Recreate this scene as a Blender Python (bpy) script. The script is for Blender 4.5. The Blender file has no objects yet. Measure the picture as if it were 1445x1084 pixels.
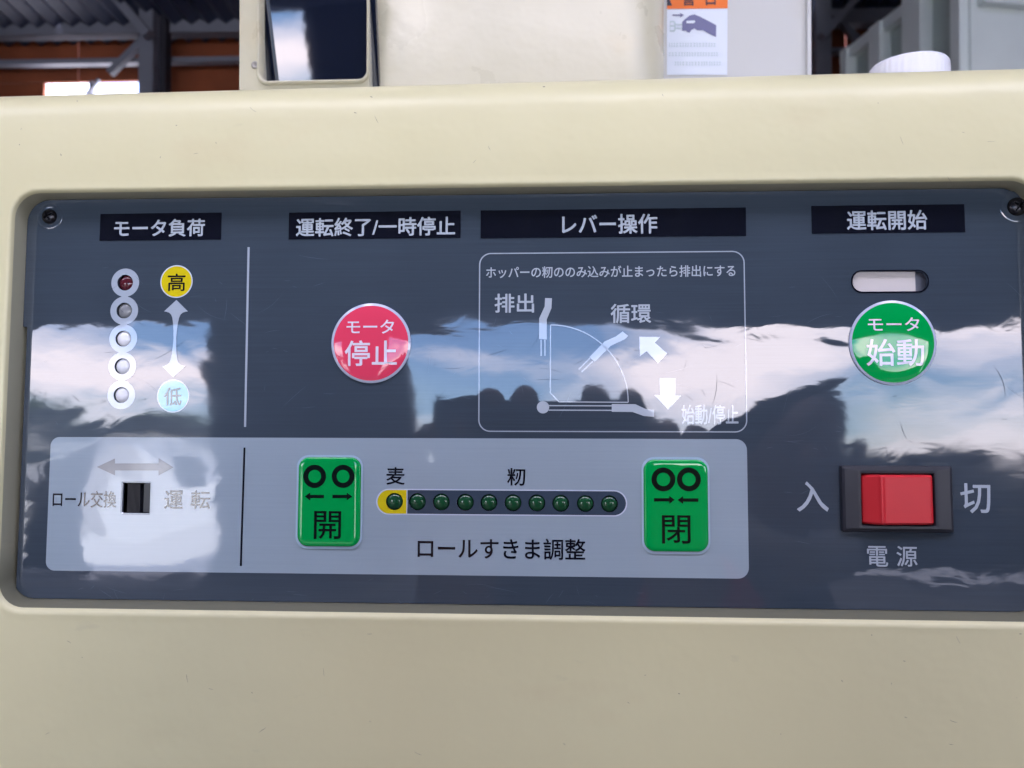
import bpy, bmesh, math, random
from mathutils import Vector, Matrix, noise
from mathutils.geometry import tessellate_polygon
random.seed(7)
S = bpy.context.scene
COL = S.collection
R = math.radians

# ------------------------------------------------------------------ camera
F, CX, CY = 1085.0, 722.5, 542.0           # focal length and centre in pixels of the 1445 x 1084 photograph
M = Matrix(((0.998810794, -0.002721088, 0.048678466),
            (-0.000338904, 0.998029666, 0.062742889),
            (-0.048753283, -0.062684771, 0.996841882)))
D = 0.271                                   # lens to control panel
ZP = 1.30                                   # height of the panel's reference point above the floor
LEAN = R(3.0)                               # the front leans back a little
TILT = Matrix.Translation((0, 0, ZP)) @ Matrix.Rotation(-LEAN, 4, 'X')

def fw(u, v, w):                            # panel coordinates (right, up, towards the viewer) -> world
    return TILT @ Vector((u, -w, v))

cam = bpy.data.cameras.new('camera')
camo = bpy.data.objects.new('camera', cam); COL.objects.link(camo)
r_, d_, f_ = M[0], M[1], M[2]
def pl(v): return Vector((v[0], v[2], -v[1]))            # (X, down, into) -> tilt-local (x, y, z)
right, down, fwd = pl(r_), pl(d_), pl(f_)
rot = TILT.to_3x3() @ Matrix((right, -down, -fwd)).transposed()
camo.matrix_world = Matrix.Translation(fw(0, 0, D)) @ rot.to_4x4()
cam.sensor_fit = 'HORIZONTAL'; cam.sensor_width = 36.0; cam.lens = 36.0 * F / 1445
cam.clip_start = 0.02; cam.clip_end = 3000
cam.dof.use_dof = True; cam.dof.focus_distance = 0.275; cam.dof.aperture_fstop = 18
S.camera = camo

def ray(px, py):
    c = Vector(((px - CX) / F, (py - CY) / F, 1))
    return M.transposed() @ c
def P(px, py, w=0.0):                       # a pixel's point on the panel, as (u, v)
    d = ray(px, py); t = (D - w) / d.z
    return (t * d.x, -t * d.y)
def PW(px, py, Y):                          # a pixel's point on the world plane y = Y
    o = camo.matrix_world.translation
    d = TILT.to_3x3() @ pl(ray(px, py))
    return o + d * ((Y - o.y) / d.y)

# ------------------------------------------------------------------ sky, sun, exposure
SUN_EL, SUN_AZ = R(60), R(35)               # azimuth from +Y clockwise: the sun stands high behind the shed, a little to the right
w = bpy.data.worlds.new('World'); S.world = w; w.use_nodes = True
nt = w.node_tree; N = nt.nodes; L = nt.links
bg = N['Background']; bg.inputs['Strength'].default_value = 0.13
sky = N.new('ShaderNodeTexSky'); sky.sky_type = 'NISHITA'; sky.sun_disc = False
sky.sun_elevation = SUN_EL; sky.sun_rotation = SUN_AZ; sky.ozone_density = 3.0; sky.air_density = 1.0; sky.dust_density = 0.3
tc = N.new('ShaderNodeTexCoord'); mp = N.new('ShaderNodeMapping'); mp.inputs['Scale'].default_value = (1.0, 1.0, 3.4)
mp.inputs['Location'].default_value = (7.3, 1.7, 0.35)
L.new(tc.outputs['Generated'], mp.inputs['Vector'])
n1 = N.new('ShaderNodeTexNoise'); n1.inputs['Scale'].default_value = 3.2; n1.inputs['Detail'].default_value = 4; n1.inputs['Roughness'].default_value = 0.48
L.new(mp.outputs[0], n1.inputs['Vector'])
cr = N.new('ShaderNodeValToRGB'); cr.color_ramp.elements[0].position = 0.43; cr.color_ramp.elements[1].position = 0.64
L.new(n1.outputs['Fac'], cr.inputs['Fac'])
mx = N.new('ShaderNodeMix'); mx.data_type = 'RGBA'
L.new(cr.outputs['Color'], mx.inputs['Factor'])
wb_ = N.new('ShaderNodeMix'); wb_.data_type = 'RGBA'; wb_.blend_type = 'MULTIPLY'; wb_.inputs['Factor'].default_value = 1
wb_.inputs['B'].default_value = (1.0, 1.10, 1.42, 1); L.new(sky.outputs[0], wb_.inputs['A']); L.new(wb_.outputs['Result'], mx.inputs['A']); mx.inputs['B'].default_value = (16.6, 15.0, 16.2, 1)
L.new(mx.outputs['Result'], bg.inputs['Color'])

sl = bpy.data.lights.new('sun', 'SUN'); sl.energy = 4.0; sl.angle = R(0.5); sl.color = (1, 0.97, 0.93)
so = bpy.data.objects.new('sun', sl); COL.objects.link(so)
sd = Vector((math.sin(SUN_AZ) * math.cos(SUN_EL), math.cos(SUN_AZ) * math.cos(SUN_EL), math.sin(SUN_EL)))
so.rotation_euler = sd.to_track_quat('Z', 'Y').to_euler(); so.location = (0, 0, 30)
S.view_settings.view_transform = 'Standard'; S.view_settings.look = 'None'
S.view_settings.exposure = 2.62; S.view_settings.gamma = 1

# ------------------------------------------------------------------ object helpers
def link(o, parent=None):
    COL.objects.link(o)
    if parent: o.parent = parent
    return o
def tag(o, label=None, cat=None, group=None, kind=None):
    for k, v in (('label', label), ('category', cat), ('group', group), ('kind', kind)):
        if v: o[k] = v
    return o
def mesh_obj(name, verts, faces, mat, parent=None, smooth=False, label=None):
    me = bpy.data.meshes.new(name); me.from_pydata([tuple(v) for v in verts], [], faces)
    bm = bmesh.new(); bm.from_mesh(me); bmesh.ops.recalc_face_normals(bm, faces=bm.faces); bm.to_mesh(me); bm.free()
    if smooth:
        for p in me.polygons: p.use_smooth = True
    me.materials.append(mat)
    o = bpy.data.objects.new(name, me); link(o, parent)
    if label: o['label'] = label
    return o
def empty(name, loc=(0, 0, 0)):
    o = bpy.data.objects.new(name, None); o.location = loc; return link(o)

ROOT = empty('rice_huller')
tag(ROOT, 'cream rice hulling machine with a dark glossy control panel full of Japanese lettering', 'machine')

# ------------------------------------------------------------------ materials
def base_mat(name):
    m = bpy.data.materials.new(name); m.use_nodes = True
    return m, m.node_tree, m.node_tree.nodes['Principled BSDF']
def mat(name, col, rough=0.5, metal=0.0, spec=0.5, var=0.0, scale=20, bump=0.0, coat=0.0):
    m, t, b = base_mat(name)
    b.inputs['Base Color'].default_value = (*col, 1); b.inputs['Roughness'].default_value = rough
    b.inputs['Metallic'].default_value = metal; b.inputs['Specular IOR Level'].default_value = spec
    b.inputs['Coat Weight'].default_value = coat; b.inputs['Coat Roughness'].default_value = 0.04
    c = t.nodes.new('ShaderNodeTexCoord')
    if var or bump:
        n = t.nodes.new('ShaderNodeTexNoise'); n.inputs['Scale'].default_value = scale; n.inputs['Detail'].default_value = 6
        t.links.new(c.outputs['Object'], n.inputs['Vector'])
    if var:
        x = t.nodes.new('ShaderNodeMix'); x.data_type = 'RGBA'
        x.inputs['A'].default_value = (*[k * (1 - var) for k in col], 1); x.inputs['B'].default_value = (*[min(1, k * (1 + var)) for k in col], 1)
        t.links.new(n.outputs['Fac'], x.inputs['Factor']); t.links.new(x.outputs['Result'], b.inputs['Base Color'])
    if bump:
        u = t.nodes.new('ShaderNodeBump'); u.inputs['Distance'].default_value = bump; u.inputs['Strength'].default_value = 1
        t.links.new(n.outputs['Fac'], u.inputs['Height']); t.links.new(u.outputs[0], b.inputs['Normal'])
    return m

# the ripple of the clear film: one node group shared by the film and everything printed under it
G = bpy.data.node_groups.new('film_ripple', 'ShaderNodeTree')
G.interface.new_socket('Normal', in_out='OUTPUT', socket_type='NodeSocketVector')
gn, gl = G.nodes, G.links
go = gn.new('NodeGroupOutput'); gt = gn.new('ShaderNodeTexCoord'); gt.object = ROOT
def gmath(op, a, b=None, c=None):
    n = gn.new('ShaderNodeMath'); n.operation = op
    for i, x in enumerate((a, b, c)):
        if x is None: continue
        if isinstance(x, (int, float)): n.inputs[i].default_value = x
        else: gl.new(x, n.inputs[i])
    return n.outputs[0]
def gnoise(scale, stretch, detail, dist=0.0, off=(0, 0, 0)):
    m_ = gn.new('ShaderNodeMapping'); m_.inputs['Scale'].default_value = stretch; m_.inputs['Location'].default_value = off
    gl.new(gt.outputs['Object'], m_.inputs['Vector'])
    n = gn.new('ShaderNodeTexNoise'); n.inputs['Scale'].default_value = scale; n.inputs['Detail'].default_value = detail
    n.inputs['Distortion'].default_value = dist
    gl.new(m_.outputs[0], n.inputs['Vector']); return n.outputs['Fac']
H = gmath('MULTIPLY', gnoise(9, (1, 1, 1.3), 0), 0.00060)
H = gmath('ADD', H, gmath('MULTIPLY', gnoise(34, (0.8, 1, 1.2), 1, 0.8, (3, 0, 1)), 0.00013))
H = gmath('ADD', H, gmath('MULTIPLY', gnoise(110, (0.7, 1, 1.3), 2, 0.6, (7, 0, 2)), 0.000017))
def bulge(px, py, rad, amp):
    global H
    c = fw(*P(px, py), 0)
    vd = gn.new('ShaderNodeVectorMath'); vd.operation = 'DISTANCE'; vd.inputs[1].default_value = c
    gl.new(gt.outputs['Object'], vd.inputs[0])
    q = gmath('DIVIDE', vd.outputs['Value'], rad)
    e = gmath('EXPONENT', gmath('MULTIPLY', gmath('MULTIPLY', q, q), -1))
    H = gmath('ADD', H, gmath('MULTIPLY', e, amp))
bulge(520, 484, 0.021, 0.00035); bulge(1259, 484, 0.022, 0.00035)
bulge(192, 702, 0.022, -0.00040); bulge(466, 710, 0.02, 0.0002); bulge(953, 714, 0.02, 0.0002); bulge(40, 640, 0.02, -0.0003)
gb = gn.new('ShaderNodeBump'); gb.inputs['Strength'].default_value = 1; gb.inputs['Distance'].default_value = 1.0
gl.new(H, gb.inputs['Height']); gl.new(gb.outputs[0], go.inputs[0])

def film(name, col, wear=0.12, rough=0.55):
    m, t, b = base_mat(name)
    b.inputs['Roughness'].default_value = rough; b.inputs['Specular IOR Level'].default_value = 0.0
    b.inputs['Coat Weight'].default_value = 1; b.inputs['Coat IOR'].default_value = 1.66; b.inputs['Coat Roughness'].default_value = 0.022
    g = t.nodes.new('ShaderNodeGroup'); g.node_tree = G
    t.links.new(g.outputs[0], b.inputs['Coat Normal'])
    c = t.nodes.new('ShaderNodeTexCoord'); c.object = ROOT
    mpp = t.nodes.new('ShaderNodeMapping'); mpp.inputs['Scale'].default_value = (6, 6, 420)
    t.links.new(c.outputs['Object'], mpp.inputs['Vector'])
    n = t.nodes.new('ShaderNodeTexNoise'); n.inputs['Scale'].default_value = 4; n.inputs['Detail'].default_value = 3
    t.links.new(mpp.outputs[0], n.inputs['Vector'])
    n2 = t.nodes.new('ShaderNodeTexNoise'); n2.inputs['Scale'].default_value = 22; n2.inputs['Detail'].default_value = 6
    t.links.new(c.outputs['Object'], n2.inputs['Vector'])
    ad = t.nodes.new('ShaderNodeMath'); ad.operation = 'ADD'; t.links.new(n.outputs['Fac'], ad.inputs[0]); t.links.new(n2.outputs['Fac'], ad.inputs[1])
    mr = t.nodes.new('ShaderNodeMapRange'); mr.inputs['From Min'].default_value = 0.6; mr.inputs['From Max'].default_value = 1.4
    t.links.new(ad.outputs[0], mr.inputs['Value'])
    x = t.nodes.new('ShaderNodeMix'); x.data_type = 'RGBA'
    x.inputs['A'].default_value = (*[k * (1 - wear) for k in col], 1); x.inputs['B'].default_value = (*[k * (1 + wear) for k in col], 1)
    t.links.new(mr.outputs[0], x.inputs['Factor'])
    # specks of dust
    v = t.nodes.new('ShaderNodeTexVoronoi'); v.inputs['Scale'].default_value = 75; v.inputs['Randomness'].default_value = 1
    t.links.new(c.outputs['Object'], v.inputs['Vector'])
    sp = t.nodes.new('ShaderNodeMath'); sp.operation = 'LESS_THAN'; sp.inputs[1].default_value = 0.022
    t.links.new(v.outputs['Distance'], sp.inputs[0])
    vn = t.nodes.new('ShaderNodeSeparateColor'); t.links.new(v.outputs['Color'], vn.inputs[0])
    gtn = t.nodes.new('ShaderNodeMath'); gtn.operation = 'GREATER_THAN'; gtn.inputs[1].default_value = 0.55
    t.links.new(vn.outputs[0], gtn.inputs[0])
    ml = t.nodes.new('ShaderNodeMath'); ml.operation = 'MULTIPLY'; t.links.new(sp.outputs[0], ml.inputs[0]); t.links.new(gtn.outputs[0], ml.inputs[1])
    ml2 = t.nodes.new('ShaderNodeMath'); ml2.operation = 'MULTIPLY'; ml2.inputs[1].default_value = 0.45; t.links.new(ml.outputs[0], ml2.inputs[0])
    y = t.nodes.new('ShaderNodeMix'); y.data_type = 'RGBA'; y.inputs['B'].default_value = (0.5, 0.52, 0.55, 1)
    t.links.new(ml2.outputs[0], y.inputs['Factor']); t.links.new(x.outputs['Result'], y.inputs['A'])
    t.links.new(y.outputs['Result'], b.inputs['Base Color'])
    # faint smears change the gloss
    rr = t.nodes.new('ShaderNodeMapRange'); rr.inputs['From Min'].default_value = 0.4; rr.inputs['From Max'].default_value = 0.75
    rr.inputs['To Min'].default_value = 0.018; rr.inputs['To Max'].default_value = 0.06
    t.links.new(n2.outputs['Fac'], rr.inputs['Value']); t.links.new(rr.outputs[0], b.inputs['Coat Roughness'])
    return m

FILM = film('film_slate', (0.050, 0.068, 0.091))
BLACKP = film('print_black', (0.006, 0.007, 0.014))
LETTER = film('print_pale', (0.47, 0.53, 0.59), 0.04)
PALE = film('print_plate', (0.335, 0.41, 0.47), 0.04)
PALER = film('print_ring', (0.40, 0.46, 0.53), 0.04)
WHITEP = film('print_white', (0.62, 0.68, 0.78), 0.04)
GREYP = film('print_grey', (0.15, 0.17, 0.20), 0.04)
YELLOW = film('print_yellow', (0.70, 0.56, 0.01), 0.04)
CYAN = film('print_cyan', (0.16, 0.48, 0.55), 0.04)
DARKBAR = film('print_bar', (0.050, 0.072, 0.105), 0.06)

def gloss(name, col, ior=1.5, rough=0.4):
    m, t, b = base_mat(name); b.inputs['Base Color'].default_value = (*col, 1); b.inputs['Roughness'].default_value = rough
    b.inputs['Specular IOR Level'].default_value = 0.0
    b.inputs['Coat Weight'].default_value = 1; b.inputs['Coat IOR'].default_value = ior; b.inputs['Coat Roughness'].default_value = 0.03
    n = t.nodes.new('ShaderNodeTexNoise'); n.inputs['Scale'].default_value = 60; c = t.nodes.new('ShaderNodeTexCoord')
    t.links.new(c.outputs['Object'], n.inputs['Vector'])
    u = t.nodes.new('ShaderNodeBump'); u.inputs['Distance'].default_value = 0.00002; u.inputs['Strength'].default_value = 1
    t.links.new(n.outputs['Fac'], u.inputs['Height']); t.links.new(u.outputs[0], b.inputs['Coat Normal'])
    return m
REDB = gloss('button_red', (0.80, 0.060, 0.125)); GREENB = gloss('button_green', (0.0, 0.36, 0.07))
RIM = gloss('button_rim', (0.50, 0.55, 0.68)); BTEXT = gloss('button_lettering', (0.78, 0.72, 0.82)); BBLACK = gloss('button_black', (0.004, 0.01, 0.008))
RIMW = gloss('button_rim_white', (0.42, 0.56, 0.68))
LEDG = gloss('lens_green', (0.012, 0.075, 0.03), 1.5, 0.3); LEDR = gloss('lens_red', (0.09, 0.012, 0.02)); LEDC = gloss('lens_clear', (0.24, 0.25, 0.26)); LEDW = gloss('lens_glare', (0.88, 0.89, 0.92))  # the white lens colour stands in for sky glare on clear lenses
BLACKPL = mat('black_plastic', (0.012, 0.012, 0.018), 0.38, var=0.2, scale=200)
BEZEL = mat('switch_bezel', (0.018, 0.019, 0.028), 0.42, var=0.25, scale=150, bump=0.0001)
ROCK = mat('rocker_red', (0.66, 0.014, 0.024), 0.42, var=0.06, scale=90, coat=0.08)
SCREW = mat('screw_black', (0.012, 0.012, 0.016), 0.25, metal=0.4)
DEEP = mat('deep_black', (0.004, 0.004, 0.005), 0.8)

def cream(name, col=(0.70, 0.648, 0.392), rough=0.34, stain=1.0):
    m, t, b = base_mat(name); b.inputs['Roughness'].default_value = rough; b.inputs['Specular IOR Level'].default_value = 0.45
    c = t.nodes.new('ShaderNodeTexCoord')
    def nz(s, d=5, st=(1, 1, 1), off=(0, 0, 0)):
        q = t.nodes.new('ShaderNodeMapping'); q.inputs['Scale'].default_value = st; q.inputs['Location'].default_value = off
        t.links.new(c.outputs['Object'], q.inputs['Vector'])
        n = t.nodes.new('ShaderNodeTexNoise'); n.inputs['Scale'].default_value = s; n.inputs['Detail'].default_value = d
        t.links.new(q.outputs[0], n.inputs['Vector']); return n.outputs['Fac']
    def ramp(v, a, bb, o0=0.0, o1=1.0):
        r = t.nodes.new('ShaderNodeMapRange'); r.inputs['From Min'].default_value = a; r.inputs['From Max'].default_value = bb
        r.inputs['To Min'].default_value = o0; r.inputs['To Max'].default_value = o1
        t.links.new(v, r.inputs['Value']); return r.outputs[0]
    def mixc(f, A, B):
        x = t.nodes.new('ShaderNodeMix'); x.data_type = 'RGBA'; t.links.new(f, x.inputs['Factor'])
        for k, val in (('A', A), ('B', B)):
            if isinstance(val, tuple): x.inputs[k].default_value = (*val, 1)
            else: t.links.new(val, x.inputs[k])
        return x.outputs['Result']
    colr = mixc(ramp(nz(7), 0.35, 0.65), tuple(k * 0.965 for k in col), tuple(min(1, k * 1.03) for k in col))
    # yellowed patches, rubbed grey marks, dark flecks
    colr = mixc(ramp(nz(13, 6, (1, 1, 1.6), (4, 2, 1)), 0.60, 0.80, 0, 0.5 * stain), colr, (0.60, 0.47, 0.27))
    colr = mixc(ramp(nz(42, 8, (1, 1, 2.2), (1, 7, 3)), 0.69, 0.80, 0, 0.22 * stain), colr, (0.30, 0.27, 0.22))
    v = t.nodes.new('ShaderNodeTexVoronoi'); v.inputs['Scale'].default_value = 46
    wv = t.nodes.new('ShaderNodeMapping'); wv.inputs['Scale'].default_value = (1, 1, 0.7); wv.inputs['Rotation'].default_value = (0, 0.5, 0)
    t.links.new(c.outputs['Object'], wv.inputs['Vector']); t.links.new(wv.outputs[0], v.inputs['Vector'])
    lt = t.nodes.new('ShaderNodeMath'); lt.operation = 'LESS_THAN'; lt.inputs[1].default_value = 0.034; t.links.new(v.outputs['Distance'], lt.inputs[0])
    sc = t.nodes.new('ShaderNodeSeparateColor'); t.links.new(v.outputs['Color'], sc.inputs[0])
    gt2 = t.nodes.new('ShaderNodeMath'); gt2.operation = 'GREATER_THAN'; gt2.inputs[1].default_value = 0.62; t.links.new(sc.outputs[0], gt2.inputs[0])
    ml = t.nodes.new('ShaderNodeMath'); ml.operation = 'MULTIPLY'; t.links.new(lt.outputs[0], ml.inputs[0]); t.links.new(gt2.outputs[0], ml.inputs[1])
    m3 = t.nodes.new('ShaderNodeMath'); m3.operation = 'MULTIPLY'; m3.inputs[1].default_value = 0.7 * stain; t.links.new(ml.outputs[0], m3.inputs[0])
    colr = mixc(m3.outputs[0], colr, (0.12, 0.09, 0.06))
    t.links.new(colr, b.inputs['Base Color'])
    t.links.new(ramp(nz(30), 0.3, 0.7, rough - 0.05, rough + 0.07), b.inputs['Roughness'])
    u = t.nodes.new('ShaderNodeBump'); u.inputs['Distance'].default_value = 0.0005; u.inputs['Strength'].default_value = 0.7
    t.links.new(nz(90, 2), u.inputs['Height']); t.links.new(u.outputs[0], b.inputs['Normal'])
    return m
CREAM = cream('cream_plastic'); CREAM2 = cream('cream_paint', (0.575, 0.54, 0.395), 0.3)
WHITEPL = cream('white_plate', (0.60, 0.60, 0.58), 0.35, 0.5)

# ------------------------------------------------------------------ flat shapes on the panel
def circ(px, py, r, n=40):                  # circle of r pixels -> plane points
    u, v = P(px, py); k = r * D / F * 1.0
    k *= 1.0
    s = (P(px + 1, py)[0] - P(px, py)[0]) * r
    return [(u + s * math.cos(2 * math.pi * i / n), v + s * math.sin(2 * math.pi * i / n)) for i in range(n)]
def rrect(u0, v0, u1, v1, r, n=8):          # r: one radius or four (bl, br, tr, tl)
    rs = r if isinstance(r, (tuple, list)) else (r,) * 4
    out = []
    for (cu, cv, a0, rr) in ((u0 + rs[0], v0 + rs[0], 180, rs[0]), (u1 - rs[1], v0 + rs[1], 270, rs[1]), (u1 - rs[2], v1 - rs[2], 0, rs[2]), (u0 + rs[3], v1 - rs[3], 90, rs[3])):
        for i in range(n + 1):
            a = R(a0 + 90 * i / n); out.append((cu + rr * math.cos(a), cv + rr * math.sin(a)))
    return out
def box_pxw(x0, y0, x1, y1, w):
    xm, ym = (x0 + x1) / 2, (y0 + y1) / 2
    return P(x0, ym, w)[0], P(xm, y1, w)[1], P(x1, ym, w)[0], P(xm, y0, w)[1]
def box_px(x0, y0, x1, y1):                 # pixel box -> plane box, taken on its middle lines
    xm, ym = (x0 + x1) / 2, (y0 + y1) / 2
    return P(x0, ym)[0], P(xm, y1)[1], P(x1, ym)[0], P(xm, y0)[1]
def rr_px(x0, y0, x1, y1, rpx=0, n=8):
    b = box_px(x0, y0, x1, y1); k = (b[2] - b[0]) / (x1 - x0)
    if rpx == 0: return [(b[0], b[1]), (b[2], b[1]), (b[2], b[3]), (b[0], b[3])]
    rs = [q * k for q in rpx] if isinstance(rpx, (tuple, list)) else rpx * k
    return rrect(*b, rs, n)
def sheet(name, outer, holes, w, material, parent, thick=0.0, label=None):
    loops = [outer] + list(holes)
    flat = [p for lp in loops for p in lp]
    tris = tessellate_polygon([[Vector((p[0], p[1], 0)) for p in lp] for lp in loops])
    verts = [fw(p[0], p[1], w) for p in flat]; faces = [tuple(t) for t in tris]
    if thick:
        n = len(flat); verts += [fw(p[0], p[1], w - thick) for p in flat]; k = 0
        for lp in loops:
            m_ = len(lp)
            for i in range(m_):
                a, b = k + i, k + (i + 1) % m_; faces.append((a, b, b + n, a + n))
            k += m_
    return mesh_obj(name, verts, faces, material, parent, label=label)
def pts(lst, ox=0, oy=0, s=1.0): return [P(ox + x / s, oy + y / s) for x, y in lst]
def stroke(p, q, wpx):                      # a straight bar between two pixels
    dx, dy = q[0] - p[0], q[1] - p[1]; l = math.hypot(dx, dy); nx, ny = -dy / l * wpx / 2, dx / l * wpx / 2
    return [P(p[0] + nx, p[1] + ny), P(q[0] + nx, q[1] + ny), P(q[0] - nx, q[1] - ny), P(p[0] - nx, p[1] - ny)]
def multi(name, shapes, w, material, parent, label=None):   # several outlines printed as one mark
    verts, faces = [], []
    for sh in shapes:
        loops = sh if isinstance(sh[0], list) else [sh]
        k = len(verts); tr = tessellate_polygon([[Vector((p[0], p[1], 0)) for p in lp] for lp in loops])
        for lp in loops: verts += [fw(p[0], p[1], w) for p in lp]
        faces += [tuple(i + k for i in t) for t in tr]
    return mesh_obj(name, verts, faces, material, parent, label=label)
def glyphs(body):
    c = bpy.data.curves.new('lettering', 'FONT'); c.body = body; c.size = 1; c.resolution_u = 4
    o = bpy.data.objects.new('lettering', c); COL.objects.link(o)
    dg = bpy.context.evaluated_depsgraph_get(); me = o.evaluated_get(dg).to_mesh()
    vs = [(v.co.x, v.co.y) for v in me.vertices]; fs = [tuple(p.vertices) for p in me.polygons]
    o.evaluated_get(dg).to_mesh_clear(); bpy.data.objects.remove(o); bpy.data.curves.remove(c)
    return vs, fs
def text(body, box, material, parent, w=0.00012, bold=0.45, hfun=None, label=None, xf=None):
    """lettering fitted to a pixel box; strokes thickened by laying shifted copies over one another"""
    vs, fs = glyphs(body)
    x0, x1 = min(v[0] for v in vs), max(v[0] for v in vs); y0, y1 = min(v[1] for v in vs), max(v[1] for v in vs)
    b = box_px(*box) if xf is None else box; k = 0.00025 * bold
    U0, V0, U1, V1 = b[0] + k, b[1] + k, b[2] - k, b[3] - k
    offs = [(0, 0)] + [(k * math.cos(a * math.pi / 4), k * math.sin(a * math.pi / 4)) for a in range(8)] if bold else [(0, 0)]
    V, Fc = [], []
    for j, (du, dv) in enumerate(offs):
        n = len(V)
        for (x, y) in vs:
            u = U0 + (x - x0) / (x1 - x0) * (U1 - U0) + du; v = V0 + (y - y0) / (y1 - y0) * (V1 - V0) + dv
            ww = w + j * 0.000004 + (hfun(u, v) if hfun else 0)
            V.append(fw(u, v, ww) if xf is None else xf(u, v, ww))
        Fc += [tuple(i + n for i in f) for f in fs]
    return mesh_obj('lettering', V, Fc, material, parent, label=label)

# ------------------------------------------------------------------ the floor, the yard and the sky line (seen mirrored in the film)
CONC = mat('concrete', (0.16, 0.155, 0.15), 0.85, var=0.18, scale=1.2, bump=0.004)
YARD = mat('yard_gravel', (0.50, 0.50, 0.48), 0.95, var=0.25, scale=3, bump=0.01)
def slab(name, x0, y0, x1, y1, z0, z1, m, parent=None):
    v = [(x, y, z) for z in (z0, z1) for (x, y) in ((x0, y0), (x1, y0), (x1, y1), (x0, y1))]
    return mesh_obj(name, v, [(3, 2, 1, 0), (4, 5, 6, 7), (0, 1, 5, 4), (1, 2, 6, 5), (2, 3, 7, 6), (3, 0, 4, 7)], m, parent)
FY = -10.0
GAP0, GAP1 = -1.2, -3.0                     # open strip added in the unseen shed roof to light the machine from above
tag(slab('ground', -900, -1500, 900, 900, -0.5, -0.06, YARD), kind='structure')
tag(slab('floor', -8, FY, 8, 6.2, -0.4, 0.0, CONC), kind='structure')

# ------------------------------------------------------------------ the shed
SHED = empty('shed', (0, 6, 0)); tag(SHED, 'steel framed shed with orange brown wall boards and a corrugated roof behind the machine', 'shed')
SHED_OFF = Vector((0, 6, 0))
BOARD = mat('rust_board', (0.26, 0.065, 0.022), 0.8, var=0.35, scale=4)
STEEL = mat('grey_steel', (0.19, 0.20, 0.25), 0.6, var=0.12, scale=8)
DK0 = mat('dark_window', (0.03, 0.04, 0.05), 0.1)
ROOFM = mat('roof_sheet', (0.030, 0.042, 0.085), 0.55, var=0.15, scale=3)
SIDING = mat('grey_siding', (0.065, 0.075, 0.09), 0.6, var=0.1, scale=2)
def boxv(a, b, wx, wz, yy):                 # a bar between two world points on a plane facing the camera, depth yy
    d = (b - a); l = d.length; d.normalize(); n = Vector((-d.z, 0, d.x))
    v = []
    for dy in (-yy / 2, yy / 2):
        for p in (a, b):
            for s in (-1, 1): v.append(p + n * s * wx / 2 + Vector((0, dy, 0)))
    return v, [(0, 1, 3, 2), (4, 6, 7, 5), (0, 2, 6, 4), (1, 5, 7, 3), (0, 4, 5, 1), (2, 3, 7, 6)]
def bar(name, a, b, wx, yy, m, parent):
    v, f = boxv(a, b, wx, 0, yy); off = parent.location if parent else Vector((0, 0, 0))
    return mesh_obj(name, [p - off for p in v], f, m, parent)
def sslab(name, x0, y0, x1, y1, z0, z1, m):
    o = slab(name, x0, y0 - 6, x1, y1 - 6, z0, z1, m, SHED); return o
YB = 6.0
wl, wr = PW(57, 120, YB).x, PW(193, 120, YB).x
wt = PW(125, 112, YB).z; wb = wt - 0.9
xs = [-8.0]
while xs[-1] < 7.9: xs.append(min(8, xs[-1] + 0.8))
for a, b in zip(xs[:-1], xs[1:]):
    segs = [(a, b, 0, 4.45)]
    if b > wl and a < wr:
        segs = [(a, b, 0, wb), (a, b, wt, 4.45)]
        if a < wl: segs.append((a, wl, wb, wt))
        if b > wr: segs.append((wr, b, wb, wt))
    for (p, q, zl, zh) in segs:
        sslab('wall_board', p + 0.006, YB + 0.05 + random.uniform(0, .012), q - 0.006, YB + 0.09, zl + .003, zh - .003, BOARD)
sslab('window_frame', (wl + wr) / 2 - 0.015, YB + 0.03, (wl + wr) / 2 + 0.015, YB + 0.07, wb, wt, STEEL)
bar('window_frame', PW(122, 134, YB) , PW(140, 112, YB) , 0.02, 0.03, STEEL, SHED)
def hb(name, x0, y0, x1, y1, thick, Y, yy=0.1, m=STEEL):
    bar(name, PW(x0, y0, Y), PW(x1, y1, Y), thick * (Y + D) / F, yy, m, SHED)
hb('girt', -500, 52, 700, 34, 20, 5.86, 0.12); hb('girt', 700, 34, 2200, 12, 20, 5.86, 0.12)
hb('girt', -500, 98, 700, 80, 7, 5.9, 0.08); hb('girt', 700, 80, 2200, 60, 7, 5.9, 0.08)
for cx_ in (-60, 212, 640, 1158):
    p = PW(cx_, 60, 5.7); bar('column', Vector((p.x, 5.7, 0)), Vector((p.x, 5.7, 4.5)), 0.115, 0.14, STEEL, SHED)
hb('brace', 140, -30, 210, 50, 13, 5.55, 0.08); hb('brace', 204, 56, 155, 104, 9, 5.8, 0.06)
hb('brace', 1216, -10, 1160, 52, 9, 5.55, 0.08); hb('brace', 1175, 20, 1215, 62, 8, 5.8, 0.06)
DK = mat('dark_post_shade', (0.03, 0.03, 0.045), 0.7)
p = PW(229, 60, 5.75); bar('column', Vector((p.x, 5.78, 0)), Vector((p.x, 5.78, 4.45)), 0.07, 0.1, DK, SHED)  # dark strip put in as the shaded side of the neighbouring column
p = PW(1, 60, 5.6); bar('column', Vector((p.x, 5.4, 0)), Vector((p.x, 5.4, 4.4)), 0.05, 0.1, DK, SHED)
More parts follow.
